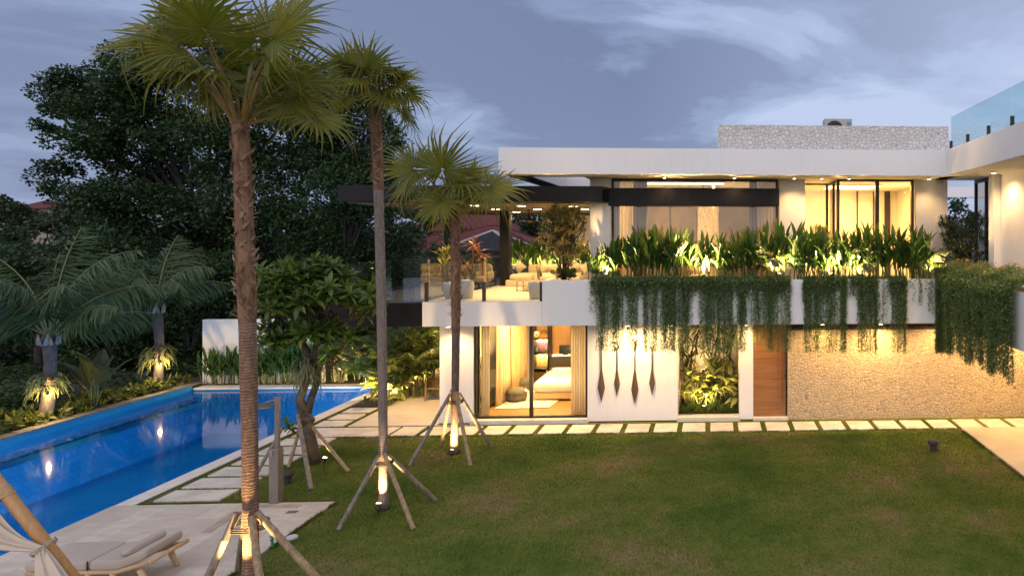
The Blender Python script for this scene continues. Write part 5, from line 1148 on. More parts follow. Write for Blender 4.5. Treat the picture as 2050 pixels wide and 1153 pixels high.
B1 = gnd(503, 1162); T1 = at(480, 232, B1.y); y = B1.y
L1 = [(off(486, 92, 480, 232, y, -.75), (.02, -.5, .45), (.0, -1, .25), .88), (off(592, 100, 480, 232, y, -.55), (.55, -.15, .25), (-.15, -1, .2), .86), (off(418, 112, 480, 232, y, -.5), (-.5, -.2, .3), (.2, -1, .25), .80), (off(330, 78, 480, 232, y, -.2), (-.9, -.1, -.35), (-.25, -.55, .8), .92), (off(318, 62, 480, 232, y, .2), (-.9, .1, .33), (-.2, -.75, .6), .95), (off(400, 46, 480, 232, y, -.1), (-.15, -.1, .9), (.2, -.9, .1), .88),
      (off(545, 40, 480, 232, y, .3), (.3, .2, .9), (-.2, -.9, .3), .85), (off(470, 60, 480, 232, y, .5), (0, .2, 1), (0, -1, .1), .85), (off(380, 150, 480, 232, y, .4), (-.8, .2, -.3), (-.3, -.4, .8), .78)]
L1 += [(off(450, 140, 480, 232, y, .55), (-.15, .2, -.2), (0, -1, .1), .82), (off(540, 148, 480, 232, y, .5), (.25, .2, -.3), (0, -1, .1), .80), (off(402, 178, 480, 232, y, .3), (-.6, 0, -.6), (0, -.8, .5), .62), (off(566, 196, 480, 232, y, .2), (.5, 0, -.6), (0, -.8, .5), .60)]
L1 += auto_leaves(10, gp, .9, .76, 8, 62)
fan_palm('tallest fan palm with thick fibrous trunk nearest the sun deck', B1, T1, [.145, .112, .10, .112, .122, .11, .10], L1, 61, RB1, .56)
B2 = gnd(768, 1017); T2 = at(751, 200, B2.y); y = B2.y
L2 = [(off(755, 150, 751, 200, y, -.4), (.1, -.2, .9), (0, -1, .2), .70), (off(720, 148, 751, 200, y, -.3), (-.5, -.3, .3), (0, -1, .3), .62), (off(800, 175, 751, 200, y, -.2), (.8, -.2, .15), (.1, -.7, .7), .64)] + auto_leaves(15, gp, .54, .60, -18, 78, 1.0)
fan_palm('slender fan palm with grey ringed trunk in the middle of the three', B2, T2, [.11, .082, .076, .082, .092, .095, .09], L2, 62, RB2, .78)
B3 = gnd(909, 905); T3 = at(910, 402, B3.y); y = B3.y
L3 = [(off(905, 345, 910, 402, y, -.55), (.1, -.35, .75), (-.1, -1, .25), 1.05), (off(838, 340, 910, 402, y, -.2), (-.75, -.2, .3), (.1, -.9, .5), .88), (off(990, 378, 910, 402, y, -.3), (.75, -.2, -.45), (.2, -.8, .75), .95), (off(820, 370, 910, 402, y, .1), (-.85, .1, -.3), (-.1, -.6, .8), .85), (off(940, 355, 910, 402, y, .1), (.6, .1, .1), (.1, -.7, .6), .82)] + auto_leaves(8, gp, .62, .78, -24, 74, 2.0)
fan_palm('shortest fan palm with brown trunk standing before the bedroom door', B3, T3, [.15, .088, .078, .092, .105, .10, .09], L3, 63, RB3, .52)
# ------------------------------------------------------------------ bamboo stakes tied to the trunks
def stakes(label, poles, strap, sr):
    t = thing('stake_frame', label, 'support stakes', (strap[0], strap[1], 0), 'bamboo stake frames')
    for i, (p, q, r) in enumerate(poles):
        p, q = Vector(p), Vector(q); b = MB(); L = (q - p).length; pts, rad = [], []; k = 0.0; n = max(3, int(L / .33))
        for j in range(n + 1):
            u = j / n; c = p.lerp(q, u) + Vector((rnd.uniform(-.004, .004), 0, 0))
            for du, rr in ((-.012, 1.0), (0, 1.16), (.012, 1.0)):
                uu = min(1, max(0, u + du)); pts.append(p.lerp(q, uu)); rad.append(r * rr * (1.05 - .15 * uu))
        q2 = [pts[0]]; r2 = [rad[0]]
        for a, c in zip(pts[1:], rad[1:]):
            if (a - q2[-1]).length > 1e-4: q2.append(a); r2.append(c)
        b.tube(q2, r2, 10); b.build('pole', BAMBOO if i % 2 == 0 else BAMBOO_WARM, t, smooth=True)
    b = MB(); c = Vector(strap)
    for dz in (-.03, 0, .03): b.tube([(c.x + sr * 1.12 * math.cos(k), c.y + sr * 1.12 * math.sin(k), c.z + dz + .01 * math.sin(3 * k)) for k in np.linspace(0, 6.283, 20)], .012, 5)
    b.build('strap', STRAP, t)
def stake_set(label, base, top, feet, ztop, r, sr):
    f = ztop / top[2]; cx, cy = base[0] + (top[0] - base[0]) * f, base[1] + (top[1] - base[1]) * f; poles = []
    for (x, y) in feet:
        d = Vector((x - cx, y - cy, 0)).normalized(); q = Vector((cx + d.x * (sr + r) , cy + d.y * (sr + r), ztop + rnd.uniform(-.05, .08))); p = Vector((x, y, -.02)); poles.append((p, q + (q - p).normalized() * .08, r))
    stakes(label, poles, (cx, cy, ztop - .08), sr + r * 1.6)
g1 = [gnd(x, y_) for x, y_ in ((398, 1192), (650, 1172), (478, 1140), (530, 1225))]
stake_set('four bamboo stakes bracing the tallest palm at the deck edge', B1, T1, [(k.x, k.y) for k in g1], gz(490, 1040, B1.y), .052, .125)
stake_set('four bamboo stakes bracing the slender middle palm', B2, T2, [(k.x, k.y) for k in (gnd(677, 1059), gnd(828, 1057), gnd(873, 1000), gnd(757, 985))], gz(765, 915, B2.y), .04, .095)
stake_set('four bamboo stakes bracing the short palm before the bedroom', B3, T3, [(k.x, k.y) for k in (gnd(819, 931), gnd(942, 931), gnd(983, 893), gnd(882, 893))], gz(909, 795, B3.y), .042, .105)
# ------------------------------------------------------------------ frangipani with a staghorn fern
def frangipani():
    g = np.random.default_rng(9); B = gnd(630, 925); base = np.array(tuple(B)); t = thing('frangipani_tree', 'bushy frangipani with thick leaning trunk beside the pool', 'tree', B); tr, lf = MB(), MB(); Y = B.y
    A = [np.array(tuple(at(x, y_, Y + dy))) for x, y_, dy in ((630, 928, 0), (618, 870, 0), (612, 835, .05), (600, 800, 0), (612, 765, -.05), (616, 720, 0), (608, 690, 0))]
    A2 = [np.array(tuple(at(x, y_, Y + dy))) for x, y_, dy in ((612, 835, .05), (622, 800, .1), (635, 765, .1), (630, 725, .1), (632, 690, .15))]
    tr.tube(A, [.15, .125, .13, .085, .08, .075, .065], 12); tr.tube(A2, [.10, .075, .07, .06, .055], 10); tips = []
    def grow(p, d, L, r, n):
        q = p + d * L; tr.tube([p, p + d * L * .5 + g.normal(0, .02, 3), q], [r, r * .85, r * .8], 7)
        if n == 0: tips.append((q, d)); return
        for k in range(g.integers(2, 4)):
            e = d + rdirs(1, g, -.2, .6)[0] * .72 + np.array([0, -.02, .22]); e[0] *= .78; e[1] *= .78; e /= np.linalg.norm(e); grow(q, e, L * g.uniform(.66, .88), r * .70, n - 1)
    for p, ds in ((A[-1], [(-.7, 0, .7), (-.1, -.3, .9), (-.5, .5, .6), (-.75, -.35, .25)]), (A2[-1], [(.8, -.1, .5), (.3, .4, .9), (.4, -.6, .7), (.15, .1, 1), (.9, .2, .25)])):
        for d in ds: d = np.array(d) / np.linalg.norm(d); grow(p, d * [.72, .72, 1.0], .58, .045, 3)
    for d in ((-.95, -.25, .0), (.95, -.3, -.05), (-.5, -.8, -.05), (.45, -.85, .05), (.2, .9, 0)): grow(A[-1] * .5 + A2[-1] * .5 + np.array([d[0] * .15, 0, .1]), np.array(d) / np.linalg.norm(d), .27, .035, 2)
    tips += [(q + g.normal(0, .17, 3) * [1, 1, .8], d + g.normal(0, .3, 3)) for q, d in tips if g.uniform() < .6]
    for q, d in tips: rosette(lf, RLEAF, q, 13, .34, -25, 62, g, d + np.array([0, 0, .25]), lw=.95)
    # the low side shoot over the water
    p = np.array(tuple(at(578, 858, Y))); tr.tube([A[1], (A[1] + p) / 2 + [0, 0, .08], p], [.05, .03, .02], 7); rosette(lf, RLEAF, p, 12, .24, -20, 60, g); rosette(lf, RLEAF, p + [-.08, .05, .12], 10, .22, -10, 70, g); rosette(lf, RLEAF, p + [.12, -.05, .02], 9, .2, -40, 60, g)
    lf.build('crown', FRLEAF, t); tr.build('trunk', FRBARK, t, smooth=True)
    stakes('four bamboo stakes bracing the frangipani beside the pool', [(tuple(gnd(508, 958)), tuple(at(566, 855, Y - .1)), .035), (tuple(gnd(578, 935)), tuple(at(602, 850, Y + .1)), .035), (tuple(gnd(623, 980)), tuple(at(596, 830, Y - .2)), .042), (tuple(gnd(698, 944)), tuple(at(626, 855, Y)), .038)], at(612, 842, Y), .15)
    return Y
FY = frangipani()
def staghorn(label, c, r, h, n, seed, up=False):
    g = np.random.default_rng(seed); t = thing('staghorn_fern', label, 'fern', c, 'staghorn ferns on trunks'); m = MB(); c = np.array(tuple(c))
    for k in range(n):
        az = g.uniform(0, 6.28); h0 = np.array([math.cos(az), math.sin(az), 0]); p0 = c + h0 * r * .35 + [0, 0, g.uniform(-.3, .3) * h]
        for f in range(3):
            a2 = az + g.normal(0, .35); hh = np.array([math.cos(a2), math.sin(a2), 0]); L = r * g.uniform(.8, 1.5); e = g.uniform(.1, .9); ts = np.linspace(0, 1, 6)
            P = p0 + hh * (L * ts * (1 - .2 * ts))[:, None] + np.array([0, 0, 1.0]) * (L * (e * ts - (g.uniform(.3, 1.1) + e) * ts ** 2.0))[:, None] + g.normal(0, .025, (6, 3)) * ts[:, None]; w = .022 * (1 - ts * .75) * (r / .3); s = np.cross(hh, [0, 0, 1.0])
            v = np.concatenate([P - s * w[:, None], P + s * w[:, None]]); i = np.arange(5); m.add(v, np.stack([i, i + 1, i + 7, i + 6], 1))
    m.build('fronds', STAG, t); m2 = MB(); rosette(m2, blade(3, .45, .5, .5, .5), c - [0, 0, .02], 10, r * .55, 10, 80, g); m2.build('shield', DRY, t)
staghorn('large grey green staghorn fern hanging on the frangipani', at(616, 735, FY - .08), .30, .8, 46, 5)
# ------------------------------------------------------------------ coconut palms beyond the pool
def coconut(label, base, top, seed, fr, L, rad):
    g = np.random.default_rng(seed); t = thing('coconut_palm', label, 'palm', base, 'coconut palms beyond the pool'); b, tp = np.array(tuple(base)), np.array(tuple(top)); ts = np.linspace(0, 1, 26)
    P = b + (tp - b) * ts[:, None] + np.stack([.10 * np.sin(ts * 3.1), 0 * ts, 0 * ts], 1); m = MB(); m.tube(P, np.interp(ts, [0, .1, .7, .85, 1], rad) * (1 + .03 * np.sin(ts * 60)), 14); m.build('trunk', RB4, t, smooth=True)
    c = MB(); 
    for (az, el, dr, l) in fr: c2 = tp + np.array([math.cos(az), math.sin(az), 0]) * .05; pinnate(c, c2, az, R(min(86, el + 14)), L * l * 1.08, dr * .70, L * .38, 52, g, .026, 0, 1, .95, .026, 10, .2)
    c.build('crown', [COCO, PSTEM], t)
    k = MB(); 
    for q in range(7): d = q * .9; k.scatter(blade(3, .35, .6, .2, .3), frames(np.array([[math.cos(d) * .5, math.sin(d) * .5, 1]]), np.array([[math.cos(d), math.sin(d), 0]])), (tp + np.array([math.cos(d) * .09, math.sin(d) * .09, -.3]))[None], np.array([[.3, .42, .4]]))
    k.build('leaf_sheath', mat('grey_sheath', (.22, .19, .16), (.32, .28, .24), rough=.8, scale=4), t)
CB1 = gnd(86, 856, -.05); CT1 = at(98, 672, CB1.y); CB2 = gnd(313, 792, -.05); CT2 = at(312, 612, CB2.y); pi = math.pi
coconut('larger coconut palm beyond the pool, wide arching fronds', CB1, CT1, 1, [(0, 68, 1.9, 1.25), (.25, 45, 1.7, 1.1), (-.3, 30, 1.3, .95), (-.7, 55, 1.8, 1.0), (1.2, 60, 1.6, 1.1), (1.6, 82, .7, 1.1), (2.2, 66, 1.6, 1.1), (pi, 70, 1.9, 1.25), (2.8, 40, 1.5, 1.0), (-2.6, 45, 1.6, 1.05), (-2.1, 66, 1.9, 1.05), (-1.5, 72, 2.1, .9), (pi + .1, 18, 1.1, .9), (.9, 20, 1.2, .8)], 2.6, [.21, .16, .13, .15, .11])
coconut('smaller coconut palm beyond the pool near the garden wall', CB2, CT2, 2, [(0, 66, 2.3, .95), (.5, 40, 1.8, .85), (-.6, 55, 2.4, .85), (1.3, 70, 1.6, 1.0), (2.0, 60, 2.0, .9), (pi, 72, 2.2, 1.1), (2.7, 45, 1.8, .9), (-2.6, 55, 2.1, .95), (-1.9, 70, 2.3, .85), (-1.2, 62, 2.4, .8), (1.6, 84, .9, 1.0), (-1.6, 30, 1.6, .7)], 2.3, [.17, .135, .125, .15, .12])
staghorn('staghorn fern on the larger coconut palm, a warm lamp inside', at(96, 762, CB1.y - .15), .34, .7, 40, 6); staghorn('staghorn fern on the smaller coconut palm, a warm lamp inside', at(316, 706, CB2.y - .15), .36, .7, 44, 7)
# ------------------------------------------------------------------ garden spotlights
def uplight(label, loc, target, power, angle=70, r=.045, h=.14, lens=LAMP, size=.03, group='garden spotlights', post=True, fwd=.0, kind='SPOT'):
    loc = Vector(loc); t = thing('spotlight', label, 'spotlight', loc, group); head = loc + Vector((0, 0, h)); d = (Vector(target) - head).normalized()
    b = MB(); b.tube([loc + Vector((0, 0, -.03)), head], .010, 6); b.build('spike', DARK, t)
    b = MB(); b.tube([head - d * .06, head - d * .045, head + d * .03, head + d * .05], [r * .7, r, r, r * 1.02], 14); b.build('head', DARK, t, smooth=False)
    b = MB(); b.tube([head + d * .0505, head + d * (.05 + r * .22), head + d * (.05 + r * .40), head + d * (.05 + r * .48)], [r * .9, r * .84, r * .55, r * .15], 14); b.build('lens', lens, t, smooth=True)
    lamp(kind, head + d * .09, power, t, target, size=size, angle=angle, color=(1, .64, .27))
LB = emit('bright_lens', (1, .72, .32), 20)
p = B1; uplight('ground spotlight lighting the base of the tallest palm', (p.x - .06, p.y - .55, 0), (p.x, p.y, .95), 62, 75)
p = gnd(757, 1029); uplight('ground spotlight at the foot of the slender middle palm', (p.x, p.y, 0), (B2.x, B2.y, .75), 50, 75, lens=LB)
p = gnd(904, 918); uplight('ground spotlight at the foot of the short palm before the bedroom', (p.x, p.y, 0), (B3.x, B3.y, .5), 70, 90)
p = gnd(642, 932); uplight('ground spotlight on the lawn at the foot of the frangipani', (p.x + .1, p.y - .05, 0), (p.x + .35, p.y + .25, 1.4), 24, 110, lens=LB)
for i, (a, b_, c, pw, tz) in enumerate(((1213, 552, 18.16, 17, 1), (1409, 552, 18.15, 40, 1), (1561, 549, 18.16, 30, 1), (1664, 551, 18.16, 26, 1), (1722, 546, 18.16, 32, 1), (1873, 553, 18.16, 12, 1))):
    q = at(a, b_, c); z = ZP1 + .0; uplight('planter spotlight glowing under the balcony heliconias, %s from the white column' % ORD[i], (q.x, c, z), (q.x, c + .3, z + 1.2), pw * 4.6, 155, r=.035, h=.10, lens=LB, group='balcony planter spotlights')
for i, a in enumerate((1030, 1068, 1105, 1150)):
    x = gx(a, 25.95); uplight('planter spotlight under the heliconias behind the sofa, %s from the black column' % ORD[i], (x, 25.93, ZF + .41), (x, 26.2, ZF + 1.6), 30, 130, r=.04, h=.05, group='terrace planter spotlights')
q = gnd(678, 756); uplight('spotlight at the end of the pool under the dark red cordyline', (q.x, q.y, 0), (q.x + .35, q.y + .7, 1.4), 110, 130, h=.25, lens=LB)
for i, (x_, y_, pw, lab) in enumerate(((-9.80, 21.15, 55, 'spotlight under the brightest cream variegated plant'), (-9.80, 22.5, 60, 'spotlight at the patio edge between the variegated plants'), (-9.80, 24.0, 70, 'rear spotlight at the patio edge among the tall lit areca palms'), (-10.6, 21.3, 6, 'spotlight behind the pale plant at the pool corner'), (-9.0, 25.3, 60, 'spotlight at the foot of the rear areca palms by the house'))):
    uplight(lab, (x_, y_, 0), (x_ - .9, y_ + .8, 1.35), pw * 8, 150, h=.16, r=.035, lens=LB)
q = at(1409, 822, 19.1); uplight('bright spotlight among the ferns at the front of the courtyard', (q.x, 19.12, .1), (q.x, 20.0, 1.3), 75, 140, lens=LB)
q = at(1408, 735, 20.6); uplight('rear spotlight behind the variegated courtyard plants', (q.x, 20.5, .1), (q.x, 21.4, 1.9), 16, 130, h=.9)
for i, (cb, a, b_, lab) in enumerate(((CB1, 95, 786, 'lamp clipped in the staghorn fern on the larger coconut palm'), (CB2, 319, 726, 'lamp clipped in the staghorn fern on the smaller coconut palm'))):
    q = at(a, b_, cb.y - .40); uplight(lab, (q.x, q.y, q.z - .02), (q.x - .02, cb.y + .02, q.z - .8), 16, 120, h=.02, r=.032, lens=LB, group='lamps on the coconut palms', kind='POINT')
# ------------------------------------------------------------------ low planting beyond the pool
def shrub_proto(seed, mt, L, n, W, H, tpl=LEAF3, lw=1.2, name='shrub'):
    g = np.random.default_rng(seed); t = thing(name, None, 'shrub'); m, s = MB(), MB()
    for k in range(n):
        a = g.uniform(0, 6.28); r = W / 2 * math.sqrt(g.uniform(0, 1)); p = np.array([r * math.cos(a), r * math.sin(a), H * g.uniform(.25, 1) * (1 - (r / W) ** 2)]); s.tube([p * [.3, .3, 0], p], [.012, .006], 4, caps=False)
        rosette(m, tpl, p, 9, L, 5, 75, g, (p[0], p[1], H), lw=lw)
    m.build('foliage', mt, t); s.build('stem', BARK, t); return t
HP = [shrub_proto(201 + i, HEDGE, .24, 26, .85, .42, RLEAF, .9, 'hedge_shrub') for i in range(3)]; hf = [False] * 3
for i in range(22):
    y = 12.2 + i * .54; put(HP, hf, i % 3, (PL - .72 + rnd.uniform(-.12, .12), y, -.02), rnd.uniform(0, 6), rnd.uniform(.85, 1.2), 'low yellow green shrub along the outer pool edge, %s from the near end' % ORD[i], 'shrubs along the outer pool edge')
q = gnd(165, 838); big_leaf_plant('large paddle leafed plant between the two coconut palms', (q.x - .2, q.y + .6, 0), 7, 1.15, 15, leaf('dusky_leaf', (.035, .05, .02), (.06, .07, .028), None, .2), (62, 88), .35, 'travellers_palm', 1.0)
q = gnd(50, 856); t = thing('path_light', 'small white shaded lamp on a bent stalk beyond the pool', 'garden lamp', (q.x, q.y, 0)); b = MB(); b.tube([(q.x - .12, q.y, 0), (q.x - .08, q.y, .12), (q.x - .03, q.y, .2)], .012, 6); b.build('stalk', DARK, t); b = MB(); b.lathe([(.03, .03), (.13, .0), (.14, -.01), (.13, -.012), (.02, .01)], (q.x, q.y, .2), 16); b.build('shade', PAINT, t)
# ------------------------------------------------------------------ garden wall at the end of the pool
w = MB(); zt = gz(420, 640, 24.6); w.box(gx(405, 24.6), gx(646, 24.6), 24.6, 24.8, -.1, zt); t = w.build('garden_wall', PAINT, None, bevel=.01); tag(t, 'plain white garden wall standing at the end of the pool', 'wall')
# rear screen behind the lit planting
w = MB(); w.box(gx(640, 26.4), -7.4, 26.4, 26.6, -.1, 2.55); tag(w.build('boundary_wall', mat('ochre_render', (.20, .16, .11), (.15, .12, .08), rough=.9, scale=2)), 'ochre boundary wall behind the lit planting under the terrace', 'wall')
# ------------------------------------------------------------------ trees
def leaf_clumps(mb, g, centres, radii, per, L, tpl=LEAF2, lw=1.6, hang=.0):
    for c, r in zip(centres, radii):
        n = int(per * 8.0 * (r ** 2)); d = rdirs(n, g, -.75, 1.0); rad = r * g.uniform(.25, 1.0, n) ** .5 * (1 + .22 * np.sin(d[:, 0] * 7 + c[0]) * np.sin(d[:, 2] * 6 + c[1]))
        p = c + d * rad[:, None] * [1, 1, .8]; dd = d + g.normal(0, .7, (n, 3)) + [0, 0, -hang]; l = .60 * L * g.uniform(.6, 1.25, n)
        mb.scatter(tpl, frames(dd, g.normal(0, .5, (n, 3)) + [0, 0, 1]), p, np.stack([l * lw, l, l], 1))
def grown_tree(name, label, base, lobes, Y, seed, per=95, L=.24, mt=TREE, depth=2.2, rt=.5, group=None, sub=7, lw=1.5):
    """lobes: (photo x, photo y, photo radius) of each bough as it stands at distance Y; every bough gets its own depth"""
    g = np.random.default_rng(seed); t = thing(name, label, 'tree', base, group); tr, cr = MB(), MB(); b = np.array(tuple(base)); cen, rad = [], []; px_m = F / Y
    top = b + np.array([0, 0, .35 * (max(gz(x, y, Y) for x, y, r in lobes) - b[2])]); tr.tube([b, (b + top) / 2 + g.normal(0, .1, 3), top], [rt, rt * .8, rt * .7], 10)
    for (x, y, r) in lobes:
        yy = Y + g.uniform(-1, 1) * depth; c = np.array(tuple(at(x, y, yy))); rm = r / px_m; mid = (top + c) / 2 + np.array([0, 0, .12 * np.linalg.norm(c - top)]); tr.tube([top, mid, c], [rt * .2, rt * .11, .03], 6)
        for k in range(sub):
            d = rdirs(1, g, -.6, 1)[0]; q = c + d * rm * g.uniform(.35, .95); cen.append(q); rad.append(rm * g.uniform(.34, .56)); tr.tube([c, (c + q) / 2, q], [.06, .04, .02], 4, caps=False)
    leaf_clumps(cr, g, cen, rad, per, L, lw=lw); cr.build('crown', mt, t); tr.build('trunk', BARK, t); return t
Yt = 33.0
grown_tree('broadleaf_tree', 'huge dark broadleaf tree filling the sky behind the pool', (gx(420, Yt), Yt, -.3), [(118, 205, 46), (95, 262, 26), (150, 168, 46), (168, 300, 60), (120, 345, 34), (150, 400, 50), (225, 150, 48), (262, 215, 72), (250, 330, 75), (215, 425, 70), (335, 145, 55), (365, 240, 85), (350, 370, 90), (320, 470, 80), (450, 180, 75), (470, 300, 95), (455, 430, 95), (560, 170, 75), (580, 290, 95), (560, 420, 90), (430, 530, 80), (250, 520, 70), (540, 530, 70), (300, 185, 75), (228, 200, 55), (420, 120, 55), (520, 130, 60), (300, 285, 80), (160, 235, 50), (620, 190, 55)], Yt, 301, 88, .25, rt=.55, sub=9)
Yt = 30.0
grown_tree('broadleaf_tree', 'dark broadleaf tree behind the slender middle palm', (gx(690, Yt), Yt, -.3), [(640, 250, 60), (700, 230, 62), (752, 250, 40), (660, 350, 80), (735, 335, 60), (690, 440, 75), (765, 400, 45), (640, 500, 70), (720, 530, 60), (600, 440, 70), (690, 195, 42), (740, 205, 34), (640, 310, 60), (705, 300, 70), (615, 240, 60), (690, 370, 70), (780, 300, 30)], Yt, 302, 100, .23, rt=.4, sub=9)
for i, (Y, lob, lab) in enumerate(((27.5, [(40, 520, 70), (110, 500, 70), (20, 600, 70), (80, 620, 60), (30, 690, 60), (150, 580, 60), (120, 690, 60)], 'dark understorey tree behind the larger coconut palm'), (27.0, [(200, 540, 70), (260, 600, 70), (200, 650, 70), (270, 690, 65), (230, 740, 60), (180, 720, 50)], 'dark understorey tree between the coconut palms'), (27.5, [(350, 560, 70), (400, 620, 60), (370, 690, 65), (440, 560, 70), (350, 740, 50)], 'dark understorey tree left of the garden wall'), (28.5, [(480, 590, 70), (560, 600, 70), (640, 600, 70), (520, 660, 60), (620, 670, 60), (690, 620, 60)], 'dark understorey tree rising behind the garden wall'), (31, [(760, 500, 60), (810, 540, 55), (770, 570, 60), (840, 580, 50), (730, 600, 55), (800, 470, 40)], 'mid green tree below the canopy left of the red roofs'), (30, [(870, 540, 40), (930, 560, 45), (980, 560, 40), (830, 600, 45), (900, 610, 40)], 'low dark tree in front of the grey tiled roof'))):
    x = np.mean([k[0] for k in lob]); grown_tree('understorey_tree', lab, (gx(x, Y), Y, -1.2), lob, Y, 310 + i, 95, .24, TREE if i < 4 else TREE2, 1.2, .22, 'understorey trees', 6)
for i, (Y, lob, lab) in enumerate(((62, [(800, 430, 26), (840, 440, 30), (870, 455, 26), (780, 455, 28), (820, 470, 26)], 'distant tree left of the farthest red roof'), (70, [(900, 415, 16), (860, 418, 20), (820, 415, 18), (940, 412, 14)], 'row of far treetops under the canopy'), (56, [(1040, 440, 22), (1070, 446, 26), (1100, 450, 28), (1130, 460, 26), (1060, 470, 24), (1150, 470, 24), (1110, 478, 24)], 'distant tree right of the red roofs'), (52, [(900, 462, 12), (925, 470, 14), (945, 466, 12)], 'small tree between the two red roofs'), (48, [(8, 415, 22), (35, 428, 22), (-10, 440, 28), (20, 452, 26), (60, 450, 24)], 'treetop at the far left beside the distant roof'), (90, [(60, 428, 14), (95, 432, 12), (130, 424, 16), (165, 415, 20), (200, 420, 18)], 'far tree line under the distant red roof'), (40, [(90, 455, 34), (150, 450, 34), (30, 480, 36), (200, 470, 40)], 'bushy tree beyond the larger coconut palm'), (34, [(1912, 425, 26), (1935, 440, 24), (1900, 455, 24), (1925, 480, 26)], 'dark tree seen through the gap beside the wing'))):
    x = np.mean([k[0] for k in lob]); grown_tree('distant_tree', lab, (gx(x, Y), Y, 0 if Y < 50 else 2), lob, Y, 340 + i, 60, .42 if Y > 45 else .3, TREE2, 1.5, .25, 'distant trees', 6)
# ------------------------------------------------------------------ woodland that closes the view
def woodland():
    g = np.random.default_rng(8); cen, rad = [], []
    for k in range(70): x = g.uniform(-30, -8); cen.append(np.array([x * 1.25, g.uniform(36, 42), g.uniform(-.5, 3.2)])); rad.append(g.uniform(1.4, 2.2))
    for k in range(34): cen.append(np.array([g.uniform(-29, -17.8), g.uniform(26, 31), g.uniform(-1.2, .6)])); rad.append(g.uniform(.8, 1.3))
    for k in range(60): cen.append(np.array([g.uniform(-90, 50), g.uniform(78, 150), g.uniform(1.5, 5.5)])); rad.append(g.uniform(3, 5))
    m = MB(); leaf_clumps(m, g, cen[:104], rad[:104], 70, .32); leaf_clumps(m, g, cen[104:], rad[104:], 16, .8); tag(m.build('woodland', TREE), 'dark woodland closing the view behind the garden and houses', 'woodland', kind='stuff')
    cen = [np.array([g.uniform(-26, PL - 1.3), g.uniform(11, 27), g.uniform(-.5, .25)]) for k in range(90)]; rad = [g.uniform(.45, .8) for k in cen]
    m = MB(); leaf_clumps(m, g, cen, rad, 150, .2); tag(m.build('undergrowth', TREE), 'dark ground cover sloping away beyond the pool', 'undergrowth', kind='stuff')
woodland()
# ------------------------------------------------------------------ red roofed houses beyond the terrace
def roof_mat(name, c1, c2): return tiles(name, c1, c2, .3, .32, .02, 'XY', .8, .5, .2)
RED = roof_mat('red_tiles', (.17, .048, .045), (.13, .04, .04)); GREYT = roof_mat('dark_tiles', (.045, .042, .045), (.03, .03, .034))
HWALL = mat('house_wall', (.35, .30, .25), (.28, .24, .2), rough=.9, scale=2)
def house(label, cx, Y, w, d, z0, zr, ridge, mt, seed=0, base=-1.0, ridge_m=None):
    t = thing('house', label, 'house', (cx, Y, base), 'houses beyond the terrace'); b = MB(); e = .4
    x0, x1, y0, y1 = cx - w / 2, cx + w / 2, Y - d / 2, Y + d / 2; b.box(x0 + e, x1 - e, y0 + e, y1 - e, base, z0 + .08); b.build('wall', HWALL, t)
    r = MB(); v = [(x0, y0, z0), (x1, y0, z0), (x1, y1, z0), (x0, y1, z0), (cx - ridge / 2, Y, zr), (cx + ridge / 2, Y, zr), (x0, y0, z0 - .12), (x1, y0, z0 - .12), (x1, y1, z0 - .12), (x0, y1, z0 - .12)]
    r.add(v, [(0, 1, 5, 4), (1, 2, 5), (2, 3, 4, 5), (3, 0, 4), (0, 6, 7, 1), (1, 7, 8, 2), (2, 8, 9, 3), (3, 9, 6, 0), (9, 8, 7, 6)]); ro = r.build('roof', mt, t)
    k = MB()
    for a, c in ((0, 4), (1, 5), (2, 5), (3, 4)): k.tube([v[a], v[c]], .06, 6)
    if ridge > .1: k.tube([v[4], v[5]], .07, 6)
    k.build('ridge_cap', ridge_m or mt, ro)
    for s in (-.25, .25):
        q = MB(); q.box(cx + s * w - .5, cx + s * w + .5, y0 + e - .03, y0 + e - .003, z0 - 1.5, z0 - .4); q.build('window', DARK, t)
Y = 62; house('far red roofed house with a broad ridge, highest under the canopy', gx(962, Y), Y, 6.6, 6, gz(960, 462, Y), gz(960, 424, Y), 3.2, RED, base=0)
Y = 48; house('red hip roofed house behind the grey tiled pavilion', gx(985, Y), Y, 9.2, 7, gz(985, 503, Y), gz(985, 452, Y), .8, RED)
Y = 52; house('small red roofed house at the left of the group', gx(872, Y), Y, 3.4, 4, gz(870, 505, Y), gz(870, 470, Y), .4, RED)
Y = 40; house('dark grey tiled pavilion with pale ridge lines in front of the red roofs', gx(986, Y), Y, 4.4, 4.4, gz(985, 502, Y - 2.2), gz(985, 462, Y), .05, GREYT, ridge_m=mat('pale_ridge', (.5, .48, .46), rough=.8))
Y = 110; house('tiny red roofed house on the far left horizon', gx(97, Y), Y, 5, 5, gz(97, 418, Y), gz(97, 402, Y), .8, RED, base=2)
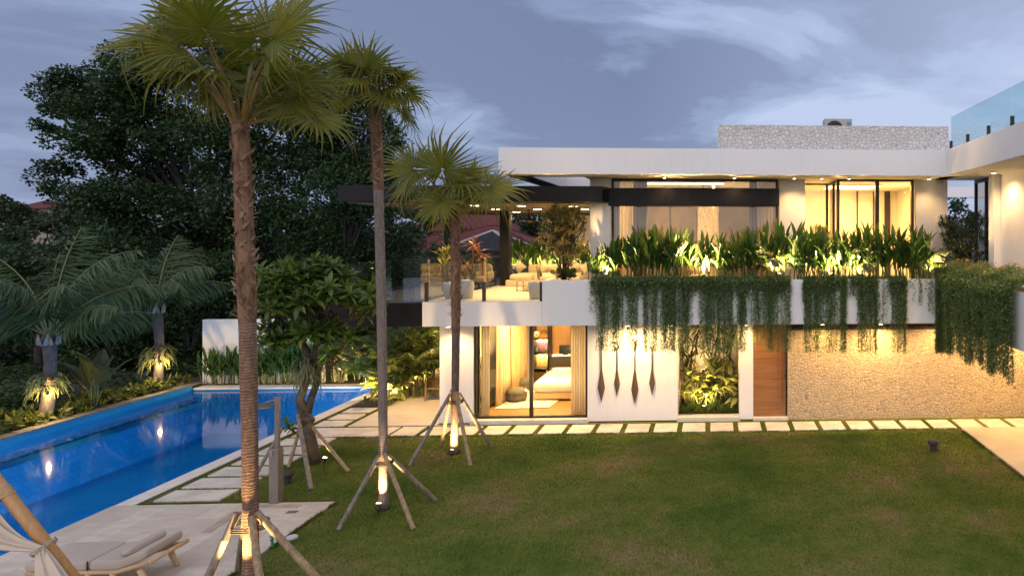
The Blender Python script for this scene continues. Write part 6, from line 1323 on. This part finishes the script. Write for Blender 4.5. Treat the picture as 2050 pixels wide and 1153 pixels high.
# ------------------------------------------------------------------ outdoor shower
def shower():
    p = gnd(553, 1006); t = thing('outdoor_shower', 'bronze outdoor shower post with a square overhead rose', 'shower', p); Y = p.y; z1 = gz(553, 896, Y); zt = gz(553, 795, Y)
    b = MB(); b.box(p.x - .085, p.x + .085, Y - .085, Y + .085, .013, z1); b.build('pedestal', METAL, t, bevel=.006)
    b = MB(); b.box(p.x - .035, p.x + .035, Y + .0, Y + .07, z1 + .001, zt); b.build('column', METAL, t, bevel=.004)
    h = at(528, 812, Y); b = MB(); b.tube([(p.x, Y + .03, zt - .04), (h.x, Y + .03, h.z + .05), (h.x, Y + .03, h.z)], .011, 8); b.build('arm', METAL, t)
    b = MB(); b.box(h.x - .21, h.x + .19, Y - .17, Y + .23, h.z - .02, h.z); b.build('rose', METAL, t, bevel=.004)
    b = MB(); b.box(p.x - .06, p.x - .005, Y - .10, Y - .0855, z1 - .13, z1 - .03); b.tube([(p.x - .033, Y - .0855, z1 - .06), (p.x - .033, Y - .12, z1 - .06)], .018, 10); b.build('valve', mat('chrome', (.5, .48, .45), rough=.2, metal=.9), t)
    # paving trim round the tray
    fx = [gnd(x, y, .012) for x, y in ((395, 1066), (505, 1008), (700, 1010), (628, 1068))]
    b = MB(); b.bar(gnd(412, 1065, .016), gnd(478, 1022, .016), .16, .01); b.bar(gnd(500, 1013, .016), gnd(600, 1013, .016), .14, .01); b.build('tray_edge', mat('tan_stone', (.46, .36, .25), (.38, .30, .21), rough=.6, scale=6), t)
    b = MB(); d = gnd(585, 1024, .016); b.box(d.x - .09, d.x + .09, d.y - .06, d.y + .06, .0125, .017); b.build('drain', METAL, t)
shower()
def bollard(x, y, s, label):
    p = gnd(x, y); t = thing('garden_bollard', label, 'garden bollard', p, 'dark mushroom bollards'); b = MB(); b.lathe([(.105 * s, -.03), (.105 * s, .18 * s)], p, 18); b.build('stem', BOLLARD, t, smooth=False)
    b = MB(); b.lathe([(.10 * s, .17 * s), (.155 * s, .185 * s), (.17 * s, .225 * s), (.16 * s, .275 * s), (.10 * s, .30 * s), (.02 * s, .305 * s)], p, 22); b.build('cap', BOLLARD, t, smooth=True)
bollard(1869, 901, .82, 'dark mushroom shaped bollard on the lawn near the driveway'); bollard(575, 966, .75, 'dark mushroom shaped bollard half hidden behind the shower post')
p = gnd(584, 1076); b = MB(); b.lathe([(.09, -.02), (.095, .012), (.08, .03), (.02, .034)], p, 16); tag(b.build('stone_cap', POT, smooth=True), 'small pale round cap on the lawn beside the deck edge', 'lawn cap')
p = gnd(545, 1095); t = thing('hose_tap', 'small green hose tap standing at the deck edge', 'tap', p); g_ = mat('green_plastic', (.03, .25, .16), rough=.4); b = MB(); b.tube([p, p + Vector((0, 0, .16))], .02, 8); b.build('stem', g_, t); b = MB(); b.tube([p + Vector((-.04, 0, .17)), p + Vector((.04, 0, .17))], .014, 6); b.tube([p + Vector((0, 0, .16)), p + Vector((0, -.05, .13))], .012, 6); b.build('handle', g_, t)
# ------------------------------------------------------------------ lounger
def lounger():
    y0, y1, zf = 10.17, 10.87, .012; x0, x1 = gx(45, 10.17), gx(292, 10.17); t = thing('sun_lounger', 'cushioned teak sun lounger with rolled headrest on the deck', 'sun lounger', ((x0 + x1) / 2, 10.1, zf)); xs = x0 + (x1 - x0) * .52
    b = MB()
    for y in (y0 + .04, y1 - .04): b.tube([(x0 + .02, y, zf + .22), (xs, y, zf + .22), (x1 - .42, y, zf + .22), (x1 + .06, y, zf + .36)], .034, 10)
    for x in np.linspace(x0 + .06, x1 - .45, 9): b.bar((x, y0 + .04, zf + .23), (x, y1 - .04, zf + .23), .05, .018)
    b.tube([(x0 + .02, y0 + .04, zf + .22), (x0 + .02, y1 - .04, zf + .22)], .034, 10); b.tube([(x1 + .05, y0 + .0, zf + .36), (x1 + .05, y1, zf + .36)], .034, 10); b.build('frame', TEAK, t, smooth=True)
    for (x, y, dx) in ((x0 + .16, y0 + .05, -.06), (x0 + .16, y1 - .05, -.06), (x1 - .5, y0 + .05, .06), (x1 - .16, y1 - .05, .10), (x1 - .12, y0 + .05, .10), (x0 + .85, y0 + .05, 0)):
        b = MB(); b.tube([(x, y, zf + .24), (x + dx, y, zf)], [.045, .034], 10); b.build('leg', TEAK, t, smooth=True)
    b = MB(); b.pillow(((x0 + xs) / 2, (y0 + y1) / 2, zf + .315), (xs - x0) / 2, (y1 - y0) / 2, .075, p=.12, n=12); b.build('mattress', FABRIC, t, smooth=True)
    b = MB(); n = 14
    def prof(u): return zf + .315 + (0 if u < .45 else .17 * ((u - .45) / .55) ** 1.3)
    b2 = MB(); b2.pillow((0, 0, 0), (x1 - xs) / 2, (y1 - y0) / 2, .075, p=.12, n=14); V = b2.V[0].copy(); u = (V[:, 0] + (x1 - xs) / 2) / (x1 - xs); V[:, 2] += np.array([prof(k) for k in u]); V[:, 0] += (x1 + xs) / 2 + .005; V[:, 1] += (y0 + y1) / 2; b2.V[0] = V; b2.build('mattress', FABRIC, t, smooth=True)
    b = MB(); xc = x1 - .32; b.pillow((xc, (y0 + y1) / 2 + .02, zf + .475), .085, .35, .055, rot=Matrix.Rotation(R(-14), 4, 'Y'), p=.4); o = b.build('headrest', FABRIC, t, smooth=True)
    b = MB(); b.box(xs - .004, xs + .006, y0 - .004, y0 + .012, zf + .26, zf + .39); b.build('zip', STRAP, t)
lounger()
# ------------------------------------------------------------------ leaning timber post of the day bed with its tied curtain
def daybed():
    Y = 9.15; a, c = at(0, 972, Y), at(148, 1160, Y); d = (c - a) / (c.z - a.z); lo = c + d * (.012 - c.z); hi = a + d * (2.7 - a.z)
    t = thing('day_bed_post', 'leaning amber timber post of the day bed beside the lounger', 'day bed post', lo); b = MB(); b.tube([lo, lo.lerp(hi, .5), hi], [.075, .072, .07], 14); b.build('post', POLEWOOD, t, smooth=True)
    b = MB(); q = at(6, 986, Y)
    for k in range(6): c0 = q + (lo - hi).normalized() * (.025 * k - .06); b.tube([c0 + Vector((.078 * math.cos(s), .078 * math.sin(s), .055 * math.cos(s))) for s in np.linspace(0, 6.283, 16)], .013, 5)
    b.build('rope_binding', TEAK, t)
    tie = at(88, 1094, Y - .08); top = at(-70, 1015, Y - .1); end = at(118, 1185, Y - .12)
    def f(u, v):
        if v < .62:
            s = v / .62; c0 = Vector(top).lerp(Vector(tie), s) - Vector((0, 0, .10 * math.sin(s * math.pi))); w = .24 * (1 - s) ** 1.3 + .045
        else:
            s = (v - .62) / .38; c0 = Vector(tie).lerp(Vector(end), s); w = .045 + .15 * s ** .8
        th = u * 2 * math.pi; fold = 1 + .28 * math.sin(7 * th + 2 * v) + .12 * math.sin(13 * th)
        dirv = (Vector(end) - Vector(top)).normalized(); n = Vector((dirv.z, 0, -dirv.x))
        return c0 + n * (w * math.cos(th) * fold) + Vector((0, -.05 - .1 * w, 0)) + Vector((0, 1, 0)) * (w * .45 * math.sin(th) * fold)
    b = MB(); b.grid(f, 84, 40); tag(b.build('drape', DRAPE, None, smooth=True), 'cream cloth drape gathered and tied to the leaning timber post', 'drape')
    t2 = thing('tie_cord', 'knotted cream cord holding the drape to the timber post', 'cord', tie); b = MB(); ax = (Vector(end) - Vector(top)).normalized(); n = Vector((ax.z, 0, -ax.x))
    for k in (-.012, .012): b.tube([tie + ax * (k + .015 * math.sin(2 * s)) + n * (.14 * math.cos(s) + .03) + Vector((0, .13 * math.sin(s) + .03, 0)) for s in np.linspace(0, 6.283, 22)], .008, 5)
    b.tube([tie + n * -.08 + Vector((0, -.08, 0)), tie + n * -.1 + Vector((.02, -.09, -.08)), tie + n * -.08 + Vector((.05, -.09, -.2))], .008, 5); b.build('cord', FABRIC, t2)
daybed()
# ------------------------------------------------------------------ wooden chair on the patio
def patio_chair():
    p = gnd(868, 800); x, y, z = p.x + .12, p.y + .1, .013; t = thing('garden_chair', 'low teak armchair half behind the white house corner', 'chair', (x, y, z)); TK = wood('oiled_teak', (.26, .13, .05), (.38, .21, .09), 'Y', 4)
    for sx in (-.28, .28):
        for sy in (-.30, .30): b = MB(); b.bar((x + sx, y + sy, z), (x + sx, y + sy * .85, z + .56), .045, .045); b.build('leg', TK, t)
        b = MB(); b.bar((x + sx, y - .36, z + .58), (x + sx, y + .36, z + .54), .06, .03); b.build('arm', TK, t)
    b = MB()
    for k in range(7): b.bar((x - .26, y - .26 + .085 * k, z + .36 - .012 * k), (x + .26, y - .26 + .085 * k, z + .36 - .012 * k), .07, .02)
    b.build('seat', TK, t); b = MB()
    for k in range(5): b.bar((x - .26, y + .3 + .05 * k, z + .42 + .09 * k), (x + .26, y + .3 + .05 * k, z + .42 + .09 * k), .02, .07)
    b.build('backrest', TK, t)
patio_chair()
